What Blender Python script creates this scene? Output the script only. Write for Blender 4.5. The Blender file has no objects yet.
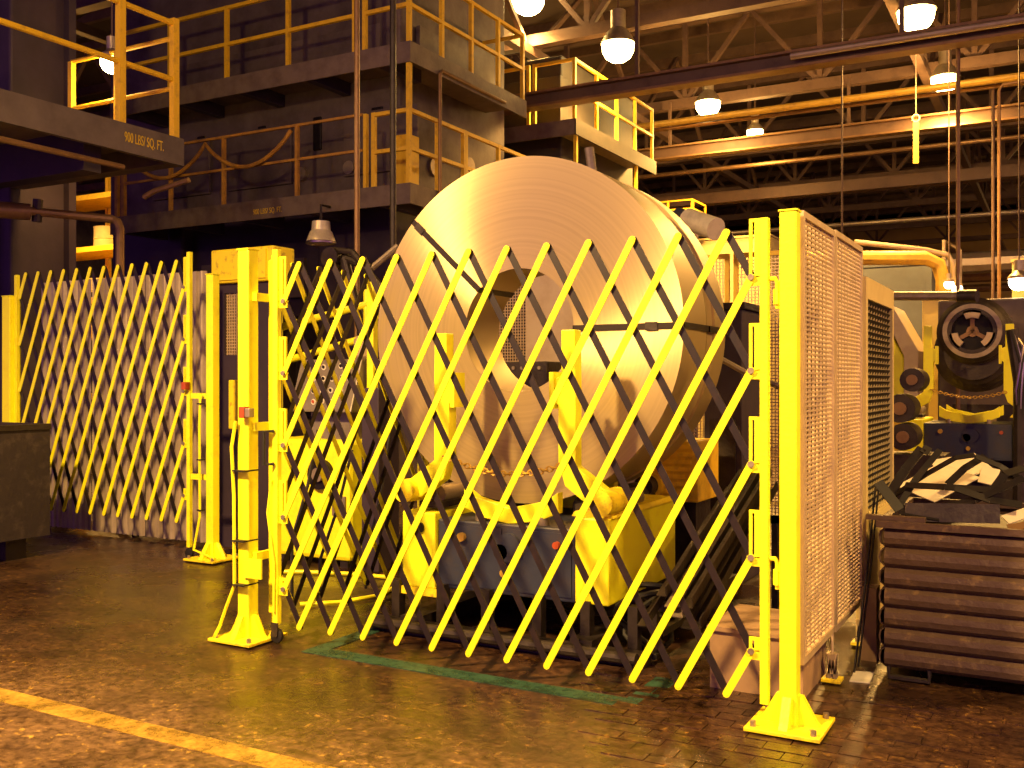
import bpy, bmesh, math, random
from mathutils import Vector, Matrix
random.seed(7)
scene = bpy.context.scene
C = scene.collection
# ------------------------------------------------------------------ camera, world, exposure
F = 995.0; YAW = math.radians(29); CH = 1.6; HY = 382.0
cam_d = bpy.data.cameras.new('camera'); cam = bpy.data.objects.new('camera', cam_d); C.objects.link(cam)
cam_d.sensor_width = 36; cam_d.lens = 36 * F / 1024; cam_d.shift_y = -2 / 1024; cam_d.clip_end = 300
cam.location = (0, 0, CH); cam.rotation_euler = (math.pi / 2, 0, YAW)
scene.camera = cam
w = bpy.data.worlds.new('world'); scene.world = w; w.use_nodes = True
w.node_tree.nodes['Background'].inputs[0].default_value = (0.17, 0.045, 0.28, 1)
w.node_tree.nodes['Background'].inputs[1].default_value = 1.4
vs = scene.view_settings
vs.view_transform = 'Standard'; vs.look = 'None'; vs.gamma = 1; vs.use_curve_mapping = False; vs.exposure = 0.35
SODIUM = (1.0, 0.52, 0.12)
AISLE = (1.0, 0.60, 0.19)
LAMP_W = 2200

# ------------------------------------------------------------------ where a ray of the photograph meets a real plane
RX, RY = math.cos(YAW), math.sin(YAW); WX, WY = -math.sin(YAW), math.cos(YAW)
def at(px, py, d):
    x = (px - 512) / F * d
    return Vector((RX * x + WX * d, RY * x + WY * d, CH + (HY - py) / F * d))
def fl(px, py, z=0.0): return at(px, py, (CH - z) * F / (py - HY))
def onY(px, py, Y): return at(px, py, Y / at(px, py, 1).y)
def onX(px, py, X): return at(px, py, X / at(px, py, 1).x)

# ------------------------------------------------------------------ materials
MATS = {}
def mat(name, col, rough=0.5, metal=0.0, col2=None, scale=5.0, amount=0.5, bump=0.0, bscale=40.0, r2=None, spec=0.5):
    m = bpy.data.materials.new(name); m.use_nodes = True; nt = m.node_tree; N = nt.nodes; L = nt.links
    b = N['Principled BSDF']; b.inputs['Roughness'].default_value = rough; b.inputs['Metallic'].default_value = metal
    b.inputs['Specular IOR Level'].default_value = spec
    tc = N.new('ShaderNodeTexCoord')
    if col2 is None: col2 = tuple(c * 0.6 for c in col)
    nz = N.new('ShaderNodeTexNoise'); nz.inputs['Scale'].default_value = scale; nz.inputs['Detail'].default_value = 6; nz.inputs['Roughness'].default_value = 0.65
    L.new(tc.outputs['Object'], nz.inputs['Vector'])
    rp = N.new('ShaderNodeValToRGB'); rp.color_ramp.elements[0].position = 0.62 - amount * 0.35; rp.color_ramp.elements[1].position = 0.75
    rp.color_ramp.elements[0].color = (*col, 1); rp.color_ramp.elements[1].color = (*col2, 1)
    L.new(nz.outputs['Fac'], rp.inputs['Fac']); L.new(rp.outputs['Color'], b.inputs['Base Color'])
    if r2 is not None:
        mr = N.new('ShaderNodeMapRange'); mr.inputs['From Min'].default_value = 0.35; mr.inputs['From Max'].default_value = 0.7
        mr.inputs['To Min'].default_value = rough; mr.inputs['To Max'].default_value = r2
        L.new(nz.outputs['Fac'], mr.inputs['Value']); L.new(mr.outputs['Result'], b.inputs['Roughness'])
    if bump:
        n2 = N.new('ShaderNodeTexNoise'); n2.inputs['Scale'].default_value = bscale; n2.inputs['Detail'].default_value = 4
        L.new(tc.outputs['Object'], n2.inputs['Vector'])
        bp = N.new('ShaderNodeBump'); bp.inputs['Strength'].default_value = bump; bp.inputs['Distance'].default_value = 0.02
        L.new(n2.outputs['Fac'], bp.inputs['Height']); L.new(bp.outputs['Normal'], b.inputs['Normal'])
    MATS[name] = m
    return m
def emit(name, col, s):
    m = bpy.data.materials.new(name); m.use_nodes = True; b = m.node_tree.nodes['Principled BSDF']
    b.inputs['Base Color'].default_value = (0.8, 0.8, 0.8, 1); b.inputs['Emission Color'].default_value = (*col, 1); b.inputs['Emission Strength'].default_value = s
    MATS[name] = m; return m
mat('yellow', (0.93, 0.90, 0.015), 0.42, 0, (0.85, 0.74, 0.02), 9, 0.3, 0.08, 60)
mat('yellow_worn', (0.90, 0.72, 0.015), 0.5, 0, (0.30, 0.19, 0.03), 14, 0.25, 0.1, 50)
mat('rail_yellow', (0.85, 0.55, 0.02), 0.5, 0, (0.5, 0.3, 0.03), 8, 0.3)
mat('rail_faded', (0.50, 0.26, 0.04), 0.6, 0, (0.22, 0.12, 0.04), 8, 0.5)
mat('black_bar', (0.010, 0.006, 0.005), 0.45, 0.0, (0.026, 0.012, 0.008), 20, 0.4)
mat('black', (0.007, 0.005, 0.007), 0.5, 0, (0.016, 0.011, 0.010), 9, 0.5, spec=0.25)
mat('sheet', (0.85, 0.76, 0.60), 0.4, 0.3, (0.7, 0.6, 0.45), 5, 0.4)
mat('press', (0.16, 0.125, 0.12), 0.5, 0.1, (0.055, 0.04, 0.04), 1.4, 0.8, 0.25, 9, 0.7)
mat('press_dark', (0.040, 0.026, 0.048), 0.55, 0.0, (0.022, 0.015, 0.028), 2.0, 0.6, 0.2, 10)  # purple of the shadows is mixed into this dark colour
mat('press_rear', (0.06, 0.05, 0.04), 0.6, 0.0, (0.035, 0.03, 0.025), 2, 0.6)
mat('deck', (0.19, 0.145, 0.115), 0.6, 0.1, (0.10, 0.07, 0.06), 4, 0.6, 0.2, 20)
mat('blue', (0.030, 0.036, 0.075), 0.45, 0.1, (0.05, 0.04, 0.05), 6, 0.5, 0.1, 20)
mat('dark_steel', (0.05, 0.038, 0.034), 0.45, 0.5, (0.025, 0.017, 0.016), 7, 0.6, 0.2, 30)
mat('steel_bright', (0.62, 0.55, 0.46), 0.28, 1.0, (0.50, 0.40, 0.3), 5, 0.4)
mat('steel_grey', (0.34, 0.28, 0.22), 0.5, 0.6, (0.2, 0.15, 0.11), 6, 0.5, 0.1)
mat('tan_panel', (0.52, 0.42, 0.30), 0.5, 0.3, (0.42, 0.31, 0.2), 4, 0.5)
mat('mesh_tan', (0.62, 0.48, 0.30), 0.42, 0.35, (0.45, 0.33, 0.2), 8, 0.4)
mat('corrugated', (0.42, 0.34, 0.27), 0.4, 0.25, (0.30, 0.235, 0.185), 3, 0.6, 0.1, 12)
mat('bin_rust', (0.085, 0.050, 0.034), 0.5, 0.3, (0.22, 0.135, 0.06), 11, 0.15, 0.35, 25, 0.65)
mat('bin_dark', (0.028, 0.019, 0.022), 0.6, 0.1, (0.07, 0.05, 0.045), 8, 0.3, 0.3, 18)
mat('strap', (0.030, 0.020, 0.015), 0.4, 0.4)
mat('cardboard', (0.36, 0.23, 0.13), 0.8, 0, (0.26, 0.16, 0.09), 6, 0.5)
mat('red', (0.42, 0.07, 0.02), 0.45)
mat('grey_plastic', (0.30, 0.27, 0.24), 0.45, 0)
mat('console', (0.20, 0.17, 0.15), 0.45, 0.2, (0.14, 0.11, 0.09), 8, 0.5)
mat('white_ring', (0.75, 0.70, 0.6), 0.35)
mat('rubber', (0.012, 0.01, 0.01), 0.6)
mat('pipe_brown', (0.26, 0.15, 0.07), 0.45, 0.5, (0.16, 0.09, 0.05), 5, 0.5)
mat('pipe_light', (0.55, 0.46, 0.34), 0.35, 0.6, (0.4, 0.3, 0.2), 3, 0.4)
mat('pipe_yellow', (0.55, 0.34, 0.05), 0.45, 0.2, (0.35, 0.2, 0.05), 5, 0.5)
mat('truss', (0.125, 0.075, 0.055), 0.6, 0.2, (0.07, 0.04, 0.035), 3, 0.5)
mat('roof', (0.085, 0.055, 0.045), 0.8, 0, (0.05, 0.032, 0.03), 0.8, 0.7)
mat('wall_far', (0.42, 0.28, 0.10), 0.8, 0, (0.28, 0.17, 0.06), 0.4, 0.6)
mat('wall_blue', (0.13, 0.15, 0.19), 0.7, 0, (0.09, 0.10, 0.13), 1, 0.5)
mat('cream', (0.62, 0.50, 0.22), 0.6, 0, (0.5, 0.38, 0.16), 2, 0.5)
mat('teal_paint', (0.035, 0.10, 0.060), 0.35, 0, (0.05, 0.045, 0.03), 9, 0.75, 0.25, 30)
mat('line_paint', (0.48, 0.28, 0.05), 0.4, 0, (0.13, 0.08, 0.04), 9, 0.75, 0.25, 30)
mat('letter', (0.75, 0.52, 0.03), 0.5)
mat('letter_dim', (0.16, 0.09, 0.07), 0.6)
mat('lamp_shell', (0.45, 0.38, 0.28), 0.4, 0.6)
mat('horn_grey', (0.85, 0.78, 0.62), 0.35, 0.3)
mat('wood', (0.26, 0.16, 0.08), 0.7, 0, (0.15, 0.09, 0.05), 6, 0.5)
emit('bulb', (1.0, 0.72, 0.25), 28); emit('bulb_white', (1.0, 0.85, 0.55), 14)

def floor_mat():
    m = bpy.data.materials.new('floor'); m.use_nodes = True; nt = m.node_tree; N = nt.nodes; L = nt.links; b = N['Principled BSDF']
    tc = N.new('ShaderNodeNewGeometry')
    def noise(s, det=6, r=0.6):
        n = N.new('ShaderNodeTexNoise'); n.inputs['Scale'].default_value = s; n.inputs['Detail'].default_value = det; n.inputs['Roughness'].default_value = r
        L.new(tc.outputs['Position'], n.inputs['Vector']); return n
    def ramp(src, stops):
        r = N.new('ShaderNodeValToRGB'); e = r.color_ramp.elements
        e[0].position, e[0].color = stops[0][0], (*stops[0][1], 1); e[1].position, e[1].color = stops[-1][0], (*stops[-1][1], 1)
        for p, c in stops[1:-1]: k = e.new(p); k.color = (*c, 1)
        L.new(src, r.inputs['Fac']); return r
    def mix(f, a, b_):
        x = N.new('ShaderNodeMix'); x.data_type = 'RGBA'; L.new(f, x.inputs[0]); L.new(a, x.inputs[6]); L.new(b_, x.inputs[7]); return x.outputs[2]
    big = noise(0.55, 5); mid = noise(3.5, 8, 0.7); fine = noise(21, 6, 0.7); speck = noise(19, 6, 0.7)
    base = ramp(big.outputs['Fac'], [(0.38, (0.045, 0.023, 0.016)), (0.60, (0.150, 0.088, 0.047))])
    grime = ramp(mid.outputs['Fac'], [(0.38, (0.030, 0.016, 0.013)), (0.66, (0.190, 0.110, 0.055))])
    hf = N.new('ShaderNodeValue'); hf.outputs[0].default_value = 0.55
    c1 = mix(hf.outputs[0], base.outputs['Color'], grime.outputs['Color'])
    spk = ramp(speck.outputs['Fac'], [(0.575, (0, 0, 0)), (0.625, (1, 1, 1))])
    area = ramp(mid.outputs['Fac'], [(0.44, (0, 0, 0)), (0.56, (1, 1, 1))])
    mm = N.new('ShaderNodeMix'); mm.data_type = 'RGBA'; mm.blend_type = 'MULTIPLY'; mm.inputs[0].default_value = 1
    L.new(spk.outputs['Color'], mm.inputs[6]); L.new(area.outputs['Color'], mm.inputs[7])
    sc = N.new('ShaderNodeRGB'); sc.outputs[0].default_value = (0.42, 0.26, 0.06, 1)
    c2 = mix(mm.outputs[2], c1, sc.outputs[0])
    # floor colour paler near the camera, darker past a wavering line in Y
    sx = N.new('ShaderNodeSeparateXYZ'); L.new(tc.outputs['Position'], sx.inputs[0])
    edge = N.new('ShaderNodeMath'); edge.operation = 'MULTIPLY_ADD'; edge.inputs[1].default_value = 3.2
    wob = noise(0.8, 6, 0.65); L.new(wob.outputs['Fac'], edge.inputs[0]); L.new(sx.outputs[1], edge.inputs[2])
    far_dark = N.new('ShaderNodeMapRange'); far_dark.inputs['From Min'].default_value = 4.75; far_dark.inputs['From Max'].default_value = 5.6; L.new(edge.outputs[0], far_dark.inputs['Value'])
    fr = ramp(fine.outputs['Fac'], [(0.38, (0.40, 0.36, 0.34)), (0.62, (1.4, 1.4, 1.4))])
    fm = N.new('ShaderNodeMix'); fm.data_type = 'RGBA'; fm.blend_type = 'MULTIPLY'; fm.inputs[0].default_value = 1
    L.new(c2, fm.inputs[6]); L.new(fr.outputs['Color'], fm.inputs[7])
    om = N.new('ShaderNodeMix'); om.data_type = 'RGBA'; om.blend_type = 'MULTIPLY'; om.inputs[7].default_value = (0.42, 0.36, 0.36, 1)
    L.new(far_dark.outputs['Result'], om.inputs[0]); L.new(fm.outputs[2], om.inputs[6])
    L.new(om.outputs[2], b.inputs['Base Color'])
    rr = N.new('ShaderNodeMapRange'); rr.inputs['From Min'].default_value = 0.40; rr.inputs['From Max'].default_value = 0.60
    rr.inputs['To Min'].default_value = 0.13; rr.inputs['To Max'].default_value = 0.45
    wet = noise(1.1, 5, 0.6); L.new(wet.outputs['Fac'], rr.inputs['Value']); L.new(rr.outputs['Result'], b.inputs['Roughness'])
    b.inputs['Specular IOR Level'].default_value = 0.55
    ad = N.new('ShaderNodeMath'); ad.operation = 'MULTIPLY_ADD'; ad.inputs[1].default_value = 0.5
    L.new(fine.outputs['Fac'], ad.inputs[0]); L.new(mid.outputs['Fac'], ad.inputs[2])
    bp = N.new('ShaderNodeBump'); bp.inputs['Strength'].default_value = 0.28; bp.inputs['Distance'].default_value = 0.02
    L.new(ad.outputs[0], bp.inputs['Height']); L.new(bp.outputs['Normal'], b.inputs['Normal'])
    MATS['floor'] = m
floor_mat()
def paint_mat(name, col, half, wear):
    m = bpy.data.materials.new(name); m.use_nodes = True; nt = m.node_tree; N = nt.nodes; L = nt.links; b = N['Principled BSDF']
    b.inputs['Base Color'].default_value = (*col, 1); b.inputs['Roughness'].default_value = 0.42
    g = N.new('ShaderNodeNewGeometry')
    n1 = N.new('ShaderNodeTexNoise'); n1.inputs['Scale'].default_value = 6; n1.inputs['Detail'].default_value = 8; n1.inputs['Roughness'].default_value = 0.75
    L.new(g.outputs['Position'], n1.inputs['Vector'])
    mr = N.new('ShaderNodeMapRange'); mr.inputs['From Min'].default_value = wear - .12; mr.inputs['From Max'].default_value = wear + .16
    mr.inputs['To Min'].default_value = 0.95; mr.inputs['To Max'].default_value = 0.1
    L.new(n1.outputs['Fac'], mr.inputs['Value']); L.new(mr.outputs['Result'], b.inputs['Alpha'])
    MATS[name] = m
paint_mat('line_worn', (0.50, 0.31, 0.06), .06, 0.50)
paint_mat('teal_worn', (0.03, 0.085, 0.058), .06, 0.54)
def coil_mat(name, col, rough, rings):
    m = bpy.data.materials.new(name); m.use_nodes = True; nt = m.node_tree; N = nt.nodes; L = nt.links; b = N['Principled BSDF']
    b.inputs['Metallic'].default_value = 0.5; b.inputs['Roughness'].default_value = rough; b.inputs['Anisotropic'].default_value = 0.9
    tg = N.new('ShaderNodeTangent'); tg.direction_type = 'RADIAL'; tg.axis = 'Y'; L.new(tg.outputs[0], b.inputs['Tangent'])
    tc = N.new('ShaderNodeTexCoord'); sp = N.new('ShaderNodeSeparateXYZ'); L.new(tc.outputs['Object'], sp.inputs[0])
    def mth(op, a, b2=None):
        x = N.new('ShaderNodeMath'); x.operation = op; L.new(a, x.inputs[0])
        if b2 is not None:
            if isinstance(b2, (int, float)): x.inputs[1].default_value = b2
            else: L.new(b2, x.inputs[1])
        return x.outputs[0]
    r = mth('SQRT', mth('ADD', mth('MULTIPLY', sp.outputs[0], sp.outputs[0]), mth('MULTIPLY', sp.outputs[2], sp.outputs[2])))
    n = N.new('ShaderNodeTexNoise'); n.noise_dimensions = '1D'; n.inputs['Scale'].default_value = rings; n.inputs['Detail'].default_value = 5
    L.new(r, n.inputs['W'])
    rp = N.new('ShaderNodeValToRGB'); rp.color_ramp.elements[0].position = 0.3; rp.color_ramp.elements[1].position = 0.72
    rp.color_ramp.elements[0].color = (*[c * 0.88 for c in col], 1); rp.color_ramp.elements[1].color = (*col, 1)
    L.new(n.outputs['Fac'], rp.inputs['Fac']); L.new(rp.outputs['Color'], b.inputs['Base Color'])
    bp = N.new('ShaderNodeBump'); bp.inputs['Strength'].default_value = 0.03; bp.inputs['Distance'].default_value = 0.004
    L.new(n.outputs['Fac'], bp.inputs['Height']); L.new(bp.outputs['Normal'], b.inputs['Normal'])
    MATS[name] = m
coil_mat('coil', (0.51, 0.395, 0.20), 0.36, 45)  # orange of the lamp light is put into the steel colour
coil_mat('coil_dark', (0.055, 0.04, 0.034), 0.4, 30)

# ------------------------------------------------------------------ builders
OFF = {}
def off_of(p): return OFF.get(p.name, Vector((0, 0, 0))) if p else Vector((0, 0, 0))
class MB:
    def __init__(s): s.v = []; s.f = []
    def add(s, vs, fs):
        n = len(s.v); s.v += [tuple(v) for v in vs]; s.f += [tuple(i + n for i in f) for f in fs]; return s
    def box(s, x0, x1, y0, y1, z0, z1):
        x0, x1 = min(x0, x1), max(x0, x1); y0, y1 = min(y0, y1), max(y0, y1); z0, z1 = min(z0, z1), max(z0, z1)
        return s.add([(x0,y0,z0),(x1,y0,z0),(x1,y1,z0),(x0,y1,z0),(x0,y0,z1),(x1,y0,z1),(x1,y1,z1),(x0,y1,z1)],
                     [(0,3,2,1),(4,5,6,7),(0,1,5,4),(1,2,6,5),(2,3,7,6),(3,0,4,7)])
    def bar(s, p0, p1, w, t, nrm=(0, 0, 1)):
        """flat bar from p0 to p1; thickness t along nrm, width w across"""
        p0, p1 = Vector(p0), Vector(p1); d = (p1 - p0).normalized(); n = Vector(nrm); n = n - d * n.dot(d)
        if n.length < 1e-5: n = Vector((1, 0, 0)) - d * d.x
        n.normalize(); sd = d.cross(n)
        vs = []
        for p in (p0, p1):
            for a, b in ((-1, -1), (1, -1), (1, 1), (-1, 1)): vs.append(p + sd * (a * w / 2) + n * (b * t / 2))
        return s.add(vs, [(0,1,2,3),(7,6,5,4),(0,4,5,1),(1,5,6,2),(2,6,7,3),(3,7,4,0)])
    def tube(s, pts, r, n=8):
        pts = [Vector(p) for p in pts]; vs = []; fs = []; m = len(pts); ref = None
        for i, p in enumerate(pts):
            d = ((pts[min(i + 1, m - 1)] - pts[max(i - 1, 0)])).normalized()
            if ref is None: ref = Vector((0, 0, 1)) if abs(d.z) < 0.9 else Vector((1, 0, 0))
            a = ref - d * ref.dot(d); a.normalize(); ref = a; b = d.cross(a)
            for k in range(n):
                t = 2 * math.pi * k / n; vs.append(p + a * (r * math.cos(t)) + b * (r * math.sin(t)))
        for i in range(m - 1):
            for k in range(n): fs.append((i*n+k, i*n+(k+1)%n, (i+1)*n+(k+1)%n, (i+1)*n+k))
        fs.append(tuple(range(n))[::-1]); fs.append(tuple((m-1)*n+k for k in range(n)))
        return s.add(vs, fs)
    def lathe(s, prof, c=(0, 0, 0), axis='z', n=24, closed=False):
        """profile of (radius, height) pairs spun about axis through c"""
        vs = []; fs = []; m = len(prof)
        for r, h in prof:
            for k in range(n):
                t = 2 * math.pi * k / n; a, b = r * math.cos(t), r * math.sin(t)
                q = {'z': (a, b, h), 'y': (a, h, b), 'x': (h, a, b)}[axis]
                vs.append((q[0] + c[0], q[1] + c[1], q[2] + c[2]))
        for i in range(m if closed else m - 1):
            j = (i + 1) % m
            for k in range(n): fs.append((i*n+k, i*n+(k+1)%n, j*n+(k+1)%n, j*n+k))
        if not closed:
            if prof[0][0] > 1e-4: fs.append(tuple(range(n)))
            if prof[-1][0] > 1e-4: fs.append(tuple((m-1)*n+k for k in range(n)))
        return s.add(vs, fs)
    def cyl(s, c, r, h, axis='z', n=16):
        return s.lathe([(r, 0), (r, h)], c, axis, n)
    def prism(s, poly, axis, lo, hi):
        n = len(poly); vs = []
        for h in (lo, hi):
            for a, b in poly: vs.append({'y': (a, h, b), 'x': (h, a, b), 'z': (a, b, h)}[axis])
        fs = [tuple(range(n)), tuple(range(n, 2 * n))] + [(i, (i+1)%n, (i+1)%n+n, i+n) for i in range(n)]
        return s.add(vs, fs)
    def torus(s, c, R, r, rot=None, sx=1.0, n=10, m=6):
        vs = []; fs = []; rot = rot or Matrix.Identity(3)
        for i in range(n):
            t = 2 * math.pi * i / n
            for k in range(m):
                u = 2 * math.pi * k / m
                vs.append(rot @ Vector(((R + r * math.cos(u)) * math.cos(t) * sx, (R + r * math.cos(u)) * math.sin(t), r * math.sin(u))) + Vector(c))
        for i in range(n):
            for k in range(m): fs.append((i*m+k, ((i+1)%n)*m+k, ((i+1)%n)*m+(k+1)%m, i*m+(k+1)%m))
        return s.add(vs, fs)
    def build(s, name, material, parent=None, smooth=False, bevel=0.0, origin=None):
        o0 = off_of(parent) if origin is None else Vector(origin)
        me = bpy.data.meshes.new(name); me.from_pydata([tuple(Vector(v) - o0) for v in s.v], [], s.f)
        bm = bmesh.new(); bm.from_mesh(me); bmesh.ops.recalc_face_normals(bm, faces=bm.faces); bm.to_mesh(me); bm.free()
        if smooth:
            for p in me.polygons: p.use_smooth = True
            try: me.set_sharp_from_angle(angle=math.radians(35))
            except Exception: pass
        me.materials.append(MATS[material])
        o = bpy.data.objects.new(name, me); C.objects.link(o)
        if parent: o.parent = parent; o.location = o0 - off_of(parent)
        else: o.location = o0
        OFF[o.name] = o0.copy()
        if bevel:
            b = o.modifiers.new('bevel', 'BEVEL'); b.width = bevel; b.segments = 2; b.limit_method = 'ANGLE'; b.angle_limit = math.radians(40)
        return o
def thing(name, label, cat, loc=(0, 0, 0), group=None):
    o = bpy.data.objects.new(name, None); C.objects.link(o); o.location = loc; o.empty_display_size = 0.1
    o['label'] = label; o['category'] = cat
    if group: o['group'] = group
    OFF[o.name] = Vector(loc)
    return o
def tag(o, label, cat, group=None):
    o['label'] = label; o['category'] = cat
    if group: o['group'] = group
    return o
def struct(o): o['kind'] = 'structure'; return o
def text(body, size, loc, rot, material, parent, name='lettering', depth=0.002, sx=1.0):
    cu = bpy.data.curves.new(name, 'FONT'); cu.body = body; cu.size = size; cu.extrude = depth; cu.align_x = 'CENTER'
    t = bpy.data.objects.new('tmp', cu); C.objects.link(t); bpy.context.view_layer.update()
    me = bpy.data.meshes.new_from_object(t.evaluated_get(bpy.context.evaluated_depsgraph_get()))
    bpy.data.objects.remove(t); me.materials.clear(); me.materials.append(MATS[material])
    o = bpy.data.objects.new(name, me); C.objects.link(o); o.parent = parent
    o.location = Vector(loc) - off_of(parent); o.rotation_euler = rot; o.scale = (sx, 1, 1)
    return o
def B(*a): return MB().box(*a)

# ------------------------------------------------------------------ the setting: floor, roof, far walls
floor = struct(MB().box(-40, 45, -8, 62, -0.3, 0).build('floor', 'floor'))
# end-grain wood blocks in the open floor at the right, each proud or sunk a little
blk = {}
def block_mesh(k):
    m = MB().prism([(-.098,-.046),(.098,-.046),(.098,.046),(-.098,.046)], 'z', -0.02, 0.0)
    v = m.v; m.v = [(x * (1 if z < -0.01 else 0.985), y * (1 if z < -0.01 else 0.965), z) for x, y, z in v]
    o = m.build('floor_block', 'floor'); me = o.data; bpy.data.objects.remove(o); return me
bme = block_mesh(0); nb = 0
for j in range(24):
    for i in range(13):
        if nb >= 290: break
        x = -2.35 + i * 0.2 + (0.1 if j % 2 else 0); y = 3.12 + j * 0.096
        px = 512 + F * (x * RX + y * RY) / (x * WX + y * WY); py = HY + F * CH / (x * WX + y * WY)
        if not (600 < px < 1080 and py < 800): continue
        o = bpy.data.objects.new('floor_block', bme); C.objects.link(o); o.parent = floor
        o.location = (x, y, 0.002 + random.uniform(0, 0.004)); o.rotation_euler = (random.uniform(-.012, .012), random.uniform(-.008, .008), 0); nb += 1

ceiling = struct(MB().box(-40, 45, -8, 62, 10.5, 10.7).build('ceiling', 'roof'))
for k in range(26):
    y = 8 + k * 2.0
    B(-40, 45, y, y + 0.12, 10.26, 10.5).build('purlin', 'truss', ceiling)
struct(B(-40, 45, 56, 56.3, 0, 10.5).build('wall_back', 'wall_far'))
struct(B(-40.3, -40, -8, 56, 0, 10.5).build('wall_left', 'press'))
tr_y = [11.5, 17.0, 22.5, 28.0, 33.5, 39.0, 44.5, 50.0]
for ty in tr_y:
    t = struct(thing('roof_truss', '', '', (0, ty, 8.2))); del t['label']; del t['category']
    B(-30, 34, ty - .11, ty + .11, 8.05, 8.27).build('bottom_chord', 'truss', t)
    B(-30, 34, ty - .11, ty + .11, 10.02, 10.24).build('top_chord', 'truss', t)
    for i in range(-10, 11):
        x = i * 3.1 + 1.5
        MB().bar((x, ty, 8.2), (x, ty, 10.1), .11, .11, (0, 1, 0)).build('web_member', 'truss', t)
        MB().bar((x, ty, 8.2), (x + (1.55), ty, 10.1), .10, .10, (0, 1, 0)).build('web_member', 'truss', t)
        MB().bar((x + 1.55, ty, 10.1), (x + 3.1, ty, 8.2), .10, .10, (0, 1, 0)).build('web_member', 'truss', t)
for k, x in enumerate((-22, -15.5, -9, -2.5, 4, 10.5, 17, 23.5)):   # bracing running down the hall
    b = struct(thing('roof_brace', '', '', (x, 30, 8.2))); del b['label']; del b['category']
    B(x - .09, x + .09, 11.5, 55.5, 7.88, 8.05).build('brace_beam', 'truss', b)
    for ty in tr_y[:-1]:
        MB().bar((x, ty + .2, 8.05), (x, ty + 2.75, 10.2), .09, .09, (1, 0, 0)).build('strut', 'truss', b)
        MB().bar((x, ty + 2.75, 10.2), (x, ty + 5.3, 8.05), .09, .09, (1, 0, 0)).build('strut', 'truss', b)

# ------------------------------------------------------------------ lamps
def highbay(p, label, scale=1.0, watts=LAMP_W, top=8.0, bulb='bulb', col=SODIUM, spill=.15, cone=150):
    p = Vector(p); t = thing('high_bay_lamp', label, 'lamp', (p.x, p.y, p.z), 'high bay lamps under the roof')
    s = scale
    MB().lathe([(.30*s, .03), (.29*s, .07), (.20*s, .22*s), (.12*s, .30*s), (.10*s, .30*s), (.18*s, .21*s), (.27*s, .06), (.28*s, .03)], p, 'z', 20, True).build('reflector', 'lamp_shell', t, True)
    MB().cyl(p + Vector((0, 0, .30*s)), .13*s, .30*s, 'z', 14).build('ballast_housing', 'lamp_shell', t, True)
    MB().lathe([(0.001, -.28*s), (.12*s, -.26*s), (.21*s, -.20*s), (.265*s, -.10*s), (.275*s, 0), (.25*s, .08*s), (.10*s, .2*s)], p, 'z', 20).build('glass_bowl', bulb, t, True)
    MB().tube([p + Vector((0, 0, .6*s)), (p.x, p.y, 10.5)], .02 if scale > .6 else .01, 6).build('stem', 'truss', t)
    for kind, e in (('SPOT', watts), ('POINT', watts * spill)):
        l = bpy.data.lights.new('lamp_light', kind); l.energy = e; l.color = col; l.shadow_soft_size = 0.22
        if kind == 'SPOT': l.spot_size = math.radians(cone); l.spot_blend = .55
        lo = bpy.data.objects.new('lamp_light', l); C.objects.link(lo); lo.location = p - Vector((0, 0, .55*s))
    return t
def lamp_px(px, py, z): return at(px, py, (z - CH) * F / (HY - py))
highbay(lamp_px(618, 46, 7.6), 'large glowing high bay lamp left of centre above the coil', 1.05, 1000)
highbay(lamp_px(916, 13, 7.6), 'large glowing high bay lamp at the top right of the roof', 1.05)
highbay(lamp_px(708, 104, 7.6), 'medium glowing high bay lamp further back above the coil', 0.95)
highbay(lamp_px(945, 79, 7.6), 'medium glowing high bay lamp further back at the right', 0.95)
highbay(lamp_px(755, 132, 7.6), 'tiny distant high bay lamp deep in the hall', 0.7, 900)
highbay(lamp_px(528, -2, 8.9), 'high bay lamp cut by the top edge of the picture', 1.15, 700, 10.2)
# the rows of lamps go on unseen over the aisle where the photographer stands
highbay((-4.6, 0.4, 6.2), 'high bay lamp over the aisle above the photographer on the left', 1.05, 3500, 8.0, 'bulb', AISLE, .24, 158)
highbay((2.6, 1.2, 6.2), 'high bay lamp over the aisle beside the photographer on the right', 1.05, 2200, 8.0, 'bulb', AISLE, .06, 140)
highbay((4.5, 8.0, 7.2), 'added unseen high bay lamp beyond the right edge beside the scrap bin', 1.05, 1700)  # lamp added out of view to brighten the background cradle and scrap
highbay((9.5, 14.0, 7.6), 'added unseen high bay lamp beyond the right edge over the nearer bay', 1.05, 2600)  # added off to the side to brighten the dim right background
highbay((11.0, 25.0, 7.6), 'added unseen high bay lamp beyond the right edge over the far bay', 1.05, 2600)  # another unseen lamp, added to lift the far hall
highbay((4.0, 46.0, 7.6), 'added unseen high bay lamp near the far wall beyond the right edge', 1.05, 3000)  # added out of view to light the far wall
highbay((-13.5, 24.0, 7.6), 'added unseen high bay lamp hidden behind the presses', 1.05, 2000)  # added unseen lamp that brightens the hall beyond the presses

# ------------------------------------------------------------------ painted floor lines
a, b = 3.11, 3.25
tag(MB().box(-9.5, 1.5, a, b, 0, .003).build('aisle_line', 'line_worn', origin=(-3, 3.18, 0)), 'worn yellow aisle line painted across the near floor', 'floor line')
o = thing('bay_outline', 'faded green outline painted on floor under the front gate', 'floor line', (-2.9, 4.6, 0))
B(-3.95, -1.80, 4.55, 4.68, 0, .004).build('stripe', 'teal_worn', o)
B(-1.93, -1.80, 4.68, 5.15, 0, .004).build('stripe', 'teal_worn', o)
B(-3.95, -3.83, 4.68, 5.4, 0, .004).build('stripe', 'teal_worn', o)

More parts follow.
